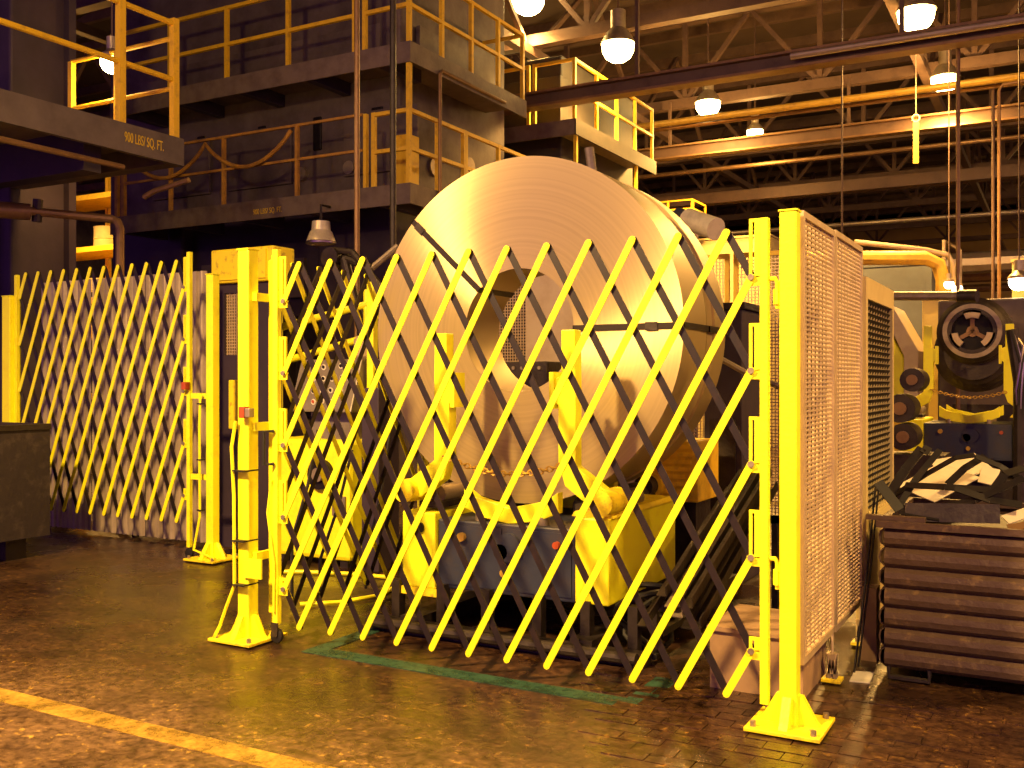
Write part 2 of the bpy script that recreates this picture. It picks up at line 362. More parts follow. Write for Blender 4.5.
# ------------------------------------------------------------------ posts and folding gates
def gate_post(label, x, y, h, w=.105, plate=.34, name='gate_post', worn='yellow', side=False):
    t = thing(name, label, 'post', (x, y, 0)); hw = w / 2
    MB().box(x-hw, x+hw, y-hw, y+hw, .015, h).build('post_tube', worn, t, bevel=.008)
    MB().box(x-hw-.004, x+hw+.004, y-hw-.004, y+hw+.004, h, h + .008).build('cap', worn, t)
    MB().box(x-plate/2, x+plate/2, y-plate/2, y+plate/2, 0.012, .03).build('base_plate', 'yellow_worn', t, bevel=.003)
    for dx, dy in ((1, 0), (-1, 0), (0, 1), (0, -1)):
        m = MB()
        if dx: m.prism([(x+dx*hw, .03), (x+dx*(plate/2-.03), .03), (x+dx*(plate/2-.05), .055), (x+dx*(hw+.02), .16), (x+dx*hw, .16)], 'y', y-.02, y+.02)
        else: m.prism([(y+dy*hw, .03), (y+dy*(plate/2-.03), .03), (y+dy*(plate/2-.05), .055), (y+dy*(hw+.02), .16), (y+dy*hw, .16)], 'x', x-.02, x+.02)
        m.build('gusset', worn, t)
    for dx in (-1, 1):
        for dy in (-1, 1):
            MB().cyl((x+dx*(plate/2-.035), y+dy*(plate/2-.035), .03), .014, .025, 'z', 6).build('anchor_bolt', 'steel_grey', t)
    return t
lpx, lpy = -4.42, 4.60; rpx, rpy = -1.105, 4.64
right_post = gate_post('tall yellow square post on bolted plate at right end of front gate', rpx, rpy, 2.385, .08)
left_post = gate_post('tall yellow square post with cord at left end of front gate', lpx, lpy, 2.415, .09)
# cord and red interlock plug tied to the left post
m = MB().tube([(lpx-.03, lpy-.075, 1.36), (lpx-.06, lpy-.08, 1.2), (lpx-.05, lpy-.07, .9), (lpx-.045, lpy-.07, .35), (lpx-.1, lpy-.09, .2), (lpx-.17, lpy-.07, .08), (lpx-.12, lpy-.16, .045)], .011, 7)
m.build('cord', 'yellow', left_post, True)
for z in (.35, .62, 1.05): B(lpx-.047, lpx+.047, lpy-.09, lpy+.047, z, z+.009).build('cord_tie', 'rubber', left_post)
B(lpx+.01, lpx+.055, lpy-.095, lpy-.046, 1.38, 1.45).build('interlock_plug', 'red', left_post, bevel=.006)
B(lpx+.06, lpx+.10, lpy-.095, lpy-.05, 1.385, 1.44).build('interlock_socket', 'steel_grey', left_post, bevel=.005)
B(lpx+.02, lpx+.16, lpy-.058, lpy-.046, .40, .52).build('latch_plate', 'yellow', left_post)

B(lpx+.075, lpx+.125, lpy+.10, lpy+.15, .16, 2.36).build('hinge_tube', 'yellow', left_post, bevel=.004)
for z in (.5, 1.3, 2.1): B(lpx+.045, lpx+.08, lpy-.01, lpy+.12, z, z+.05).build('hinge_tab', 'yellow', left_post)
def folding_gate(label, P0, dv, L, n, z0, z1, nv, front_mat='yellow', back_mat='black_bar', lean=1, bw=.036, rivets=True, pivots=True, name='folding_gate'):
    """scissor lattice: yellow flat bars on the nv side, black flat bars behind"""
    P0 = Vector(P0); dv = Vector(dv); nv = Vector(nv)
    t = thing(name, label, 'gate', P0); s = L / n; K = 5
    P = lambda a, z, o: P0 + dv * a + nv * o + Vector((0, 0, z))
    for sg, mt, o in ((lean, front_mat, .008), (-lean, back_mat, -.008)):
        for k in range(-K if sg > 0 else 0, n if sg > 0 else n + K):
            b = (k + .5) * s; D = sg * K * s
            t0, t1 = sorted(((0 - b) / D, (L - b) / D)); t0, t1 = max(0, t0), min(1, t1)
            if t1 - t0 < .02: continue
            q = lambda tt, oo=o: P(b + D * tt, z0 + (z1 - z0) * tt, oo)
            br = MB().bar(q(t0), q(t1), bw, .007, nv)
            for e in (t0, t1):   # rounded bar ends
                c = q(e); br.add(*disc(c, nv, bw / 2, .0064))
            bo = br.build('lattice_bar', mt, t)
            if rivets and o > 0:
                rv = MB()
                for i in range(11):
                    tt = i / 10
                    if t0 - .001 <= tt <= t1 + .001: rv.add(*disc(q(tt, .0125), nv, .0085, .003))
                if rv.v: rv.build('rivets', 'yellow' if front_mat == 'yellow' else 'steel_grey', bo)['kind'] = 'stuff'
    return t, P, s
def disc(c, nv, r, h, n=8):
    c = Vector(c); nv = Vector(nv).normalized(); a = Vector((0, 0, 1)); b = nv.cross(a); vs = []
    for o in (-h / 2, h / 2):
        for k in range(n): th = 2 * math.pi * k / n; vs.append(c + nv * o + a * (r * math.cos(th)) + b * (r * math.sin(th)))
    return vs, [tuple(range(n)), tuple(range(n, 2 * n))] + [(i, (i+1)%n, (i+1)%n+n, i+n) for i in range(n)]
def slot_brackets(t, P, a, side, z0, z1, tall=.26):
    for i in range(5):
        z = z0 + (z1 - z0) * (.1 + .2 * i); h = tall if i == 4 else tall * .8
        if i == 0: h = .05
        x0, x1 = (a, a + side * .055); m = MB()
        def bx(u0, u1, za, zb):
            vs = []
            for oo in (-.01, .004):
                for u, zz in ((u0, za), (u1, za), (u1, zb), (u0, zb)): vs.append(P(u, zz, oo))
            m.add(vs, [(0,3,2,1),(4,5,6,7),(0,1,5,4),(1,2,6,5),(2,3,7,6),(3,0,4,7)])
        u0 = a - side * .012
        bx(u0, a + side*.002, z, z + h); bx(a + side*.014, a + side*.06, z, z + h)
        bx(u0, a + side*.06, z + h, z + h + .015); bx(u0 - side*.01, a + side*.06, z - .04, z + .005)
        m.build('slot_bracket', 'yellow', t)
        pv = MB(); pv.add(*disc(P(a, z, .014), P(a, z, 1) - P(a, z, 0), .016, .014)); pv.build('pivot_bolt', 'steel_grey', t)
def channel(t, P, a, zA, zB, w=.04, mt='yellow', name='end_channel'):
    m = MB(); vs = []
    for o in (-w / 2, w / 2):
        for u, z in ((a - w/2, zA), (a + w/2, zA), (a + w/2, zB), (a - w/2, zB)): vs.append(P(u, z, o))
    m.add(vs, [(0,3,2,1),(4,5,6,7),(0,1,5,4),(1,2,6,5),(2,3,7,6),(3,0,4,7)])
    return m.build(name, mt, t, bevel=.004)
gx0, gx1, GY = -4.15, -1.28, 4.63
Z0, Z1 = .12, 2.31
fg, P, s = folding_gate('wide yellow and black folding lattice gate in front of the steel coil', (gx0, GY, 0), (1, 0, 0), gx1 - gx0, 12, Z0, Z1, (0, -1, 0))
slot_brackets(fg, P, gx1 - gx0, 1, Z0, Z1); slot_brackets(fg, P, 0, -1, Z0, Z1)
channel(fg, P, gx1 - gx0 + .062, .10, 2.365); lc = channel(fg, P, -.062, .12, 2.41)
def hinge(t, P, a, z, L=.09):
    MB().tube([P(a, z, -.0), P(a + L * .8, z, 0), P(a + L, z - .02, 0), P(a + L, z - .14, 0)], .011, 8).build('hinge_pin', 'yellow', t, True)
    MB().lathe([(.02, -.12), (.02, -.05)], P(a + L, z, 0), 'z', 10).build('hinge_sleeve', 'yellow', t, True)
for z in (.78, 2.08): hinge(fg, P, gx1 - gx0 + .075, z, .045)
# caster and grab handle on the free end of the front gate
w_ = MB().lathe([(.035, -.014), (.045, -.01), (.045, .01), (.035, .014)], P(-.062, .048, 0), 'y', 16).build('caster_wheel', 'rubber', fg, True)
MB().prism([(gx0-.062-.02, .045), (gx0-.062+.02, .045), (gx0-.062+.028, .13), (gx0-.062-.028, .13)], 'y', GY-.024, GY-.017).build('caster_fork', 'dark_steel', fg)
MB().tube([P(-.06, 1.30, .028), P(-.10, 1.30, .075), P(-.10, 1.10, .075), P(-.06, 1.10, .028)], .011, 8).build('grab_handle', 'rubber', fg, True)
MB().tube([P(-.08, 1.0, .03), P(-.11, .8, .03), P(-.055, .5, .035), P(-.06, .2, .03)], .008, 6).build('release_cable', 'yellow', fg, True)
# side gate running back from the left post, seen from its back
sg, P2, s2 = folding_gate('folding lattice gate running back from left post beside the control console', (lpx + .05, 4.83, 0), (0, 1, 0), 1.55, 6, .16, 2.36, (-1, 0, 0), lean=-1)
channel(sg, P2, -.04, .06, 2.40); channel(sg, P2, 1.55 + .04, .08, 2.42)
gate_post('yellow square post between side gate and coil cradle', lpx + .05, 6.52, 2.40, .10, .26)
# gate on the left, standing before the corrugated screen
LY = 6.48
lg, P3, s3 = folding_gate('yellow folding lattice gate standing before the grey corrugated screen', (-9.36, LY, 0), (1, 0, 0), 2.36, 12, .33, 2.70, (0, -1, 0), bw=.040)
slot_brackets(lg, P3, 2.36, 1, .33, 2.70); channel(lg, P3, 2.36 + .062, .10, 2.78); channel(lg, P3, -.05, .30, 2.70)
MB().lathe([(.035, -.014), (.047, -.01), (.047, .01), (.035, .014)], P3(2.42, .047, 0), 'y', 14).build('caster_wheel', 'rubber', lg, True)
for z in (.72, 1.45): MB().box(-6.91, -6.72, LY - .012, LY + .012, z, z + .05).build('latch_arm', 'yellow', lg)
B(-6.96, -6.91, LY - .08, LY - .02, 1.53, 1.60).build('interlock_plug', 'red', lg, bevel=.006)
p2 = gate_post('yellow square post beside the dark door panel at left', -6.67, 6.50, 2.56, .085, .36)
MB().tube([(-6.74, 6.42, 1.5), (-6.74, 6.41, 1.2), (-6.745, 6.42, .4), (-6.80, 6.40, .1), (-6.5, 6.36, .05)], .012, 6).build('cord', 'yellow', p2, True)
for z in (.45, .9, 1.4): B(-6.765, -6.715, 6.40, 6.45, z, z+.012).build('cord_tie', 'rubber', p2)
gate_post('short yellow post behind the dark bin at far left', -9.50, LY + .0, 2.48, .13, .30)

# ------------------------------------------------------------------ right guard fence
def wire_panel(label, x, y0, y1, z0, z1, pitch=.023, name='mesh_guard', frame='mesh_tan', vertical_pitch=.085, axis='x', mesh='mesh_tan', fw=.03, th=.0045):
    """guard panel of fine wires; axis 'x' = panel in the plane X = x, else panel in the plane Y = x with y0..y1 along X"""
    loc = (x, (y0 + y1) / 2, z0) if axis == 'x' else ((y0 + y1) / 2, x, z0)
    t = thing(name, label, 'guard panel', loc)
    def bx(m, u0, u1, za, zb, th_): return m.box(x - th_, x + th_, u0, u1, za, zb) if axis == 'x' else m.box(u0, u1, x - th_, x + th_, za, zb)
    for u0, u1, za, zb in ((y0, y0 + fw, z0, z1), (y1 - fw, y1, z0, z1)): bx(MB(), u0, u1, za, zb, .018).build('frame_upright', frame, t)
    for za, zb in ((z0, z0 + fw), (z1 - fw, z1)): bx(MB(), y0 + fw, y1 - fw, za, zb, .018).build('frame_rail', frame, t)
    m = MB(); z = z0 + fw + pitch
    while z < z1 - fw: bx(m, y0 + fw, y1 - fw, z - th, z + th, th); z += pitch
    u = y0 + fw + vertical_pitch
    while u < y1 - fw: bx(m, u - th * .8, u + th * .8, z0 + fw, z1 - fw, th * 1.3); u += vertical_pitch
    o = m.build('wire_mesh', mesh, t); o['kind'] = 'stuff'
    return t
FX = -1.075
wire_panel('tan wire mesh guard panel right behind the right gate post', FX, 4.71, 5.44, .28, 2.40)
wire_panel('tan wire mesh guard panel between first panel and louvred guard', FX, 5.46, 6.27, .27, 2.41)
t = thing('louvre_guard', 'yellow framed guard with dark louvre slats behind mesh panels', 'guard panel', (FX, 6.87, 0))
y0, y1, z0, z1 = 6.31, 7.43, .05, 2.24
B(FX-.03, FX+.03, y0, y0+.06, z0, z1).build('frame_upright', 'cream', t); B(FX-.03, FX+.03, y1-.06, y1, z0, z1).build('frame_upright', 'cream', t)
B(FX-.03, FX+.03, y0+.06, y1-.06, z1-.13, z1).build('frame_rail', 'cream', t); B(FX-.03, FX+.03, y0+.06, y1-.06, z0, .76).build('frame_rail', 'cream', t)
for i in range(34):
    z = .78 + i * .039
    MB().prism([(FX-.02, z), (FX+.010, z+.044), (FX+.016, z+.041), (FX-.014, z-.003)], 'y', y0+.06, y1-.06).build('louvre_slat', 'black', t)
for i in range(9): B(FX-.006, FX+.006, y0+.15+i*.1, y0+.158+i*.1, .76, z1-.13).build('louvre_stay', 'cream', t)
# legs of the fence
for i, y in enumerate((5.45, 6.29)):
    q = gate_post(('slim tan fence leg between the two mesh panels', 'slim tan fence leg between mesh panel and louvred guard')[i], FX + .0, y, 2.38, .018 if i else .016, .10, 'fence_leg', 'mesh_tan')

# ------------------------------------------------------------------ coil and uncoiler
def steel_coil(label, c, R, r, W, material, straps=(), steps=((0, 1.0),)):
    t = thing('steel_coil', label, 'coil', c)
    prof = [(r, 0)] + []
    last = None
    out = []
    for f, k in steps:
        if last is not None: out.append((last, f * W))
        out.append((R * k, f * W)); last = R * k
    out.append((last, W))
    MB().lathe([(r, 0)] + out + [(r, W)], (0, 0, 0), 'y', 128, True)
    m = MB().lathe([(r, 0)] + out + [(r, W)], c, 'y', 128, True)
    o = m.build('coil_body', material, t, True)
    for ang in straps:
        ca, sa = math.cos(ang), math.sin(ang); e = .006; hw = .02
        mm = MB()
        def seg(r0, r1, ya, yb):
            vs = []
            for yy in (ya, yb):
                for rr, ww in ((r0, -hw), (r1, -hw), (r1, hw), (r0, hw)):
                    vs.append((c[0] + ca * rr - sa * ww, c[1] + yy, c[2] + sa * rr + ca * ww))
            mm.add(vs, [(0,3,2,1),(4,5,6,7),(0,1,5,4),(1,2,6,5),(2,3,7,6),(3,0,4,7)])
        seg(r - e, R + e, -e, -.0005); seg(r - e, R + e, W + .0005, W + e); seg(R + .0005, R + e, -e, W + e); seg(r - e, r - .0005, -e, W + e)
        mm.build('strap', 'strap', t)
        kb = MB(); d = .93 * R if ang else .82 * R
        seg2 = [(c[0] + ca*(d+u) - sa*v, c[2] + sa*(d+u) + ca*v) for u, v in ((-.04,-.026),(.04,-.026),(.04,.026),(-.04,.026))]
        kb.prism(seg2, 'y', c[1] - .012, c[1] - .006).build('strap_seal', 'dark_steel', t)
    return t
cc = onY(518, 330, 5.80)
steel_coil('huge shiny steel strip coil with two dark straps behind the lattice gate', cc, 1.15, .41, .46, 'coil', (math.radians(137), 0.0), ((0, 1.0), (.7, .994)))
steel_coil('second steel coil standing right behind the huge front coil', cc + Vector((0, .50, 0)), 1.15, .74, .46, 'coil', (0.0,), ((0, .985), (.25, 1.0), (.75, .97)))

def uncoiler(label, cx, y0, zb, coil_c, coil_R):
    t = thing('coil_cradle', label, 'machine', (cx, y0 + .6, zb))
    X = lambda v: cx + v; Y = lambda v: y0 + v; Z = lambda v: zb + v
    for sx in (-.62, .58): B(X(sx-.07), X(sx+.07), Y(0), Y(1.72), Z(0), Z(.11)).build('skid', 'dark_steel', t)
    B(X(-.92), X(.98), Y(-.02), Y(.09), Z(.0), Z(.07)).build('front_rail', 'dark_steel', t)
    MB().cyl((X(-.9), Y(-.06), Z(.06)), .035, 1.85, 'x', 10).build('front_tube', 'dark_steel', t, True)
    for x in (-.80, -.45, -.12, .24, .56, .86):
        B(X(x-.03), X(x+.03), Y(.1), Y(.17), Z(.05), Z(.31)).build('leg', 'dark_steel', t)
    B(X(-.95), X(1.0), Y(1.0), Y(1.72), Z(.10), Z(.24)).build('undercarriage', 'dark_steel', t)
    bd = B(X(-.50), X(.48), Y(.15), Y(1.25), Z(.28), Z(.72)).build('body', 'blue', t, bevel=.01)
    for x0, x1 in ((-.47, -.03), (.01, .45)): B(X(x0), X(x1), Y(.142), Y(.15), Z(.31), Z(.69)).build('front_panel', 'blue', bd)
    for x, z, r, mt in ((-.31, .62, .028, 'pipe_yellow'), (.36, .62, .022, 'red'), (-.02, .55, .05, 'dark_steel'), (.0, .42, .025, 'pipe_yellow'), (.03, .58, .09, 'blue')):
        MB().cyl((X(x), Y(.112), Z(z)), r, .03, 'y', 14).build('port', mt, bd, True)
    lb = B(X(-.76), X(-.505), Y(.12), Y(1.25), Z(.27), Z(.76)).build('side_box', 'yellow', t, bevel=.012)
    rb = B(X(.485), X(.705), Y(.12), Y(1.26), Z(.29), Z(.80)).build('side_box', 'yellow', t, bevel=.012)
    MB().prism([(X(.45), Z(.80)), (X(.72), Z(.80)), (X(.70), Z(.83)), (X(.47), Z(.83))], 'y', Y(.15), Y(1.2)).build('lid', 'yellow_worn', rb)
    B(X(-.77), X(-.49), Y(.12), Y(.20), Z(.22), Z(.27)).build('bumper', 'yellow_worn', lb)
    MB().cyl((X(-.62), Y(.105), Z(.66)), .035, .02, 'y', 12).build('gauge', 'black', lb, True)
    for y in (.19, 1.05):
        MB().prism([(X(-.33), Z(.93)), (X(-.24), Z(.87)), (X(0), Z(.815)), (X(.25), Z(.87)), (X(.34), Z(.93)), (X(.34), Z(.80)), (X(.2), Z(.745)), (X(0), Z(.715)), (X(-.2), Z(.745)), (X(-.33), Z(.80))], 'y', Y(y), Y(y + .07)).build('saddle_plate', 'yellow', t, bevel=.005)
    for x in (-.22, .22):
        for y in (.225, 1.085): MB().cyl((X(x), Y(y), Z(.70)), .04, .07, 'z', 12).build('saddle_post', 'steel_grey', t, True)
    for sx in (-1, 1):
        pr = [(.405,1.91),(.495,1.91),(.50,1.60),(.50,1.10),(.72,.95),(.75,.90),(.70,.84),(.60,.86),(.43,.98),(.385,1.12),(.385,1.46),(.36,1.48),(.36,1.62),(.405,1.64)]
        ar = MB().prism([(X(sx * a), Z(b)) for a, b in pr], 'y', Y(.10), Y(.19)).build('guide_arm', 'yellow', t, bevel=.006)
        B(X(sx*.335), X(sx*.365), Y(.08), Y(.21), Z(1.44), Z(1.66)).build('wear_plate', 'yellow', ar)
        MB().cyl((X(sx*.69), Y(.03), Z(.90)), .075, .26, 'y', 16).build('arm_pivot', 'yellow_worn', ar, True)
        MB().cyl((X(sx*.60), Y(.30), Z(.86)), .06, .5, 'y', 14).build('arm_cylinder', 'steel_grey', ar, True)
        B(X(sx*.52), X(sx*.68), Y(.2), Y(.5), Z(.78), Z(.82)).build('pivot_base', 'dark_steel', ar)
    ch = MB(); n = 26
    for i in range(n):
        u = i / (n - 1); x = -.40 + .80 * u; z = 1.13 - .085 * 4 * u * (1 - u) * .9 - .03 * u
        rot = Matrix.Rotation(math.radians(90) * (i % 2), 3, 'X') @ Matrix.Identity(3)
        ch.torus((X(x), Y(.085), Z(z)), .016, .0055, rot, 1.35, 8, 5)
    ch.build('chain', 'pipe_yellow', t, True)
    return t
uncoiler('yellow and dark blue coil cradle under the huge coil', -3.02, 5.22, 0, None, 0)
rl = thing('saddle_rollers', 'dark steel support rollers carrying the huge coil', 'rollers', (cc.x, 6.4, 0))
for dx in (-.45, .45):
    dz = math.sqrt((1.15 + .10) ** 2 - dx * dx)
    MB().cyl((cc.x + dx, 5.9, cc.z - dz - .006), .10, 1.0, 'y', 18).build('roller', 'dark_steel', rl, True)
    for y in (5.86, 6.92): B(cc.x+dx-.06, cc.x+dx+.06, y, y+.04, .24, cc.z-dz+.04).build('roller_bracket', 'dark_steel', rl)

# second uncoiler and reel in the background on the right
c2 = at(968, 417, 12.0); z2 = c2.z - .80
B(c2.x - .95, c2.x + 1.1, c2.y - .15, c2.y + 3.2, 0, z2).build('plinth', 'dark_steel')
tag(bpy.data.objects['plinth'], 'low dark steel plinth under the background coil cradle', 'plinth')
uncoiler('yellow and blue coil cradle in the background behind the scrap bin', c2.x, c2.y - .12, z2, None, 0)
rc = at(972, 331, 12.6); rz = rc.z
reel = thing('reel', 'dark reel with expanding hub held above the background coil cradle', 'reel', (rc.x, rc.y + .5, rz))
MB().lathe([(.24, .12), (.24, 0), (.335, 0), (.345, .03), (.345, .14), (.39, .16), (.39, .22), (.42, .24), (.42, .30), (.45, .32), (.45, .9), (.24, .9)], (rc.x, rc.y, rz), 'y', 48, True).build('reel_body', 'dark_steel', reel, True)
MB().lathe([(.29, -.012), (.345, -.012), (.345, .03), (.29, .03)], (rc.x, rc.y, rz), 'y', 48, True).build('front_ring', 'steel_grey', reel, True)
MB().lathe([(.1, .3), (.36, .3), (.36, .36), (.42, .38), (.42, .5), (.47, .52), (.47, .62), (.52, .64), (.52, 1.0), (.1, 1.0)], (rc.x, rc.y, rz - .26), 'y', 40, True).build('rear_wrap', 'dark_steel', reel, True)
MB().cyl((rc.x, rc.y + .06, rz), .075, .5, 'y', 8).build('hub', 'pipe_brown', reel)
MB().cyl((rc.x, rc.y + .10, rz), .24, .05, 'y', 24).build('hub_plate', 'black', reel)
for a in (90, 210, 330):
    a = math.radians(a); pts = []
    for rr, s_ in ((.17, 1), (.27, -1)):
        for k in range(6):
            th = a + s_ * (-.42 + .168 * k); pts.append((rc.x + rr * math.cos(th), rz + rr * math.sin(th)))
    MB().prism(pts, 'y', rc.y + .0, rc.y + .12).build('hub_segment', 'tan_panel', reel)
    MB().bar((rc.x, rc.y + .08, rz), (rc.x + .2*math.cos(a), rc.y + .08, rz + .2*math.sin(a)), .05, .04, (0, 1, 0)).build('hub_spoke', 'pipe_brown', reel)
MB().cyl((rc.x, rc.y + .9, rz), .2, 1.1, 'y', 20).build('spindle', 'dark_steel', reel, True)
dh = thing('reel_drive', 'dark drive housing behind the background reel', 'machine', (rc.x, rc.y + 2.3, z2))
B(rc.x-.6, rc.x+.6, rc.y+1.95, rc.y+2.9, z2, rz+.55).build('housing', 'press', dh, bevel=.03)
B(rc.x-.4, rc.x+.4, rc.y+1.93, rc.y+1.95, z2+.3, z2+.9).build('cover', 'dark_steel', dh)
# ------------------------------------------------------------------ things around the big coil
# stacked rails lying along the right of the cradle
for i in range(9):
    x = -2.02 + .075 * (i % 5) + (.03 if i > 4 else 0); lay = .09 if i > 4 else 0; y = 5.12 + .07 * ((i * 7) % 4)
    p0 = Vector((x, y, .26 + lay + .02 * (i % 3))); p1 = Vector((x + .03 * ((i * 3) % 3 - 1), y + 1.75, .86 + lay + .015 * (i % 2)))
    m = MB().bar(p0, p1, .06, .008, (0, 0, 1)); m.bar(p0 + Vector((.028, 0, .03)), p1 + Vector((.028, 0, .03)), .008, .06, (0, 0, 1))
    tag(m.build('steel_rail', 'steel_grey' if i in (2, 6) else 'dark_steel', origin=p0), ('long dark angle rail sloping in the bundle right of the coil cradle', 'brighter grey angle rail lying low in the sloping bundle right of cradle', 'brighter grey angle rail on top of the sloping bundle right of cradle')[{2: 1, 6: 2}.get(i, 0)], 'rail', 'angle rails bundled right of the cradle')
sup = thing('rail_stand', 'dark trestle carrying the sloping bundle of angle rails', 'stand', (-1.85, 6.0, 0))
for y, zt in ((5.42, .33), (6.55, .72)):
    for x in (-2.07, -1.66): B(x-.02, x+.02, y, y+.05, 0, zt).build('leg', 'dark_steel', sup)
    B(-2.09, -1.64, y, y+.05, zt - .05, zt).build('crossbar', 'dark_steel', sup)
B(-2.07, -2.03, 5.47, 6.55, .12, .16).build('stretcher', 'dark_steel', sup)
# hose coil beside rails
m = MB()
hp = [Vector((-2.16 + .13*math.cos(t*.55), 5.32 + .10*math.sin(t*.55) + t*.012, .04 + .35*(0.5-0.5*math.cos(t*.3)))) for t in range(34)]
tag(m.tube(hp, .018, 7).build('hydraulic_hose', 'rubber', None, True, origin=(-2.16, 5.5, 0)), 'black hydraulic hose looped beside the right yellow box', 'hose')
# orange yellow motor cabinet with louvres
a = onY(636, 440, 7.0); b = onY(698, 503, 7.0)
mc = thing('motor_cabinet', 'orange yellow louvred motor cabinet behind the coil at right', 'cabinet', ((a.x+b.x)/2, 7.2, 0))
B(a.x, b.x, 7.0, 7.5, b.z, a.z).build('case', 'rail_yellow', mc, bevel=.01)
for i in range(7): z = b.z + .06 + i * .055; MB().prism([(6.985, z), (7.0, z+.03), (7.0, z)], 'x', a.x+.16, b.x-.05).build('louvre', 'rail_yellow', mc)
B(a.x+.05, b.x-.05, 7.1, 7.45, 0, b.z).build('pedestal', 'dark_steel', mc)
MB().cyl((a.x+.14, 6.78, b.z+.12), .075, .22, 'y', 16).build('motor_shaft', 'dark_steel', mc, True)
MB().cyl((a.x+.14, 6.90, b.z+.12), .10, .10, 'y', 16).build('motor_flange', 'rail_yellow', mc, True)
# dark column behind the coil at right
a = onY(704, 310, 7.75); b = onY(742, 560, 7.75)
dc = thing('drive_column', 'dark steel drive column behind the coil near right gate end', 'machine', ((a.x+b.x)/2, 8.0, 0))
B(a.x, b.x, 7.75, 8.3, 0, a.z).build('column', 'press_dark', dc, bevel=.01)
B(a.x+.05, b.x-.05, 7.735, 7.75, .5, 1.3).build('cover', 'dark_steel', dc); B(a.x-.03, b.x+.03, 7.72, 8.33, a.z, a.z+.05).build('cap', 'dark_steel', dc)
p = onY(701, 348, 7.1); q = onY(748, 374, 7.1)
hd = thing('hold_down_arm', 'thin grey hold-down rod reaching right from the coil', 'machine', q)
MB().tube([p, q, q + Vector((.25, 0, -.1))], .022, 8).build('rod', 'steel_grey', hd, True); MB().cyl(p - Vector((.03, .03, .03)), .035, .06, 'x', 10).build('tip', 'rubber', hd)
MB().tube([q + Vector((.25, 0, -.1)), (q.x + .25, q.y, 0)], .03, 8).build('stand', 'dark_steel', hd, True)
# fine mesh guard behind the machine with tan plate, seen through the eye of the coil
BG = 8.75
for i, (x0, x1, lb) in enumerate(((-5.6, -4.55, 'dark framed fine mesh guard panel seen through eye of coil'), (-3.05, -2.62, 'fine mesh guard panel at back between coil and gate end'), (-2.58, -2.1, 'narrow fine mesh guard panel at back near mesh fence'))):
    wire_panel(lb, BG, x0, x1, 0, 2.75, .03, 'back_guard', 'dark_steel' if i == 0 else 'rail_yellow', .03, 'y', 'mesh_tan', .04, .004)
a = onY(529, 250, BG); b = onY(600, 420, BG)
tp = thing('tan_side_plate', 'tan steel side plate seen through the eye of coil', 'plate', ((a.x+b.x)/2, BG, 0))
B(a.x, b.x + .5, BG-.06, BG-.02, 0.1, 2.9).build('plate', 'tan_panel', tp); B(a.x-.1, a.x-.04, BG-.1, BG, .0, 1.75).build('edge_post', 'rail_yellow', tp)
for x in (a.x + .1, b.x + .4): B(x, x + .06, BG - .02, BG + .04, 0, 2.9).build('upright', 'dark_steel', tp)
# small grey machine under the sight line through the eye
a = onY(505, 362, 8.2)
gm = thing('gear_box', 'small dark gearbox with bolts seen low through eye of coil', 'machine', (a.x + .2, 8.3, 0))
B(a.x-.1, a.x+.5, 8.1, 8.5, 0, a.z).build('case', 'dark_steel', gm, bevel=.01)
for i in range(6): MB().cyl((a.x-.03+i*.09, 8.085, a.z-.06), .018, .02, 'y', 6).build('bolt', 'steel_grey', gm)
# grey cylinder floodlight above the coil on a pole
a = at(688, 219, 8.6); b = at(716, 229, 8.3)
fd = thing('work_light', 'grey cylindrical work light on blue bracket above the coil', 'lamp', (a.x, a.y, 0))
d = (b - a).normalized()
m = MB().tube([a, a + d*.03, b - d*.03, b], .095, 20); m.build('lamp_body', 'horn_grey', fd, True)
MB().tube([a - d*.14, a], .07, 14).build('rear_cap', 'blue', fd, True)
MB().tube([a - d*.1, a - d*.22 + Vector((0, 0, -.06)), a - d*.25 + Vector((0, 0, -.3))], .03, 8).build('bracket', 'blue', fd, True)
g = a - d*.25; MB().tube([(g.x, g.y, g.z-.28), (g.x, g.y, 0)], .03, 8).build('pole', 'dark_steel', fd, True)
a = at(592, 172, 9.2)
tag(MB().tube([(a.x, a.y, 0), a + Vector((0, 0, .0)), at(589, 148, 9.2)], .045, 10).build('vent_pipe', 'steel_grey', None, True, origin=(a.x, a.y, 0)), 'short upright grey pipe rising just behind the coil top', 'pipe')
# cardboard carton behind the right channel
cb = thing('carton', 'low brown carton on floor behind right end of front gate', 'box', (-1.42, 5.3, 0))
B(-1.62, -1.14, 5.06, 5.60, 0, .30).build('carton_body', 'cardboard', cb)
MB().prism([(-1.63, .305), (-1.13, .305), (-1.13, .315), (-1.63, .33)], 'y', 5.04, 5.62).build('lid', 'cardboard', cb)
# control console, pipes and yellow cabinet beyond the side gate
YC = 6.75
cab = thing('yellow_cabinet', 'low yellow steel cabinet on floor behind the side gate', 'cabinet', (-5.76, 7.0, 0))
B(-6.22, -5.32, YC, YC+.5, .06, 1.10).build('cabinet_body', 'yellow', cab, bevel=.04)
for x in (-6.15, -5.45): B(x, x+.08, YC+.03, YC+.45, 0, .06).build('foot', 'dark_steel', cab)
MB().cyl((-5.62, YC-.05, .80), .13, .06, 'y', 20).build('blower_port', 'black', cab, True)
MB().cyl((-5.62, YC-.08, .80), .06, .05, 'y', 14).build('blower_hub', 'steel_grey', cab, True)
B(-5.50, -5.36, YC-.02, YC, .45, .62).build('gauge_plate', 'steel_grey', cab)
con = thing('control_console', 'grey tilted push button console above the yellow cabinet', 'console', (-5.66, 6.85, 1.1))
B(-5.85, -5.40, YC+.12, YC+.4, 1.10, 1.36).build('pedestal', 'console', con)
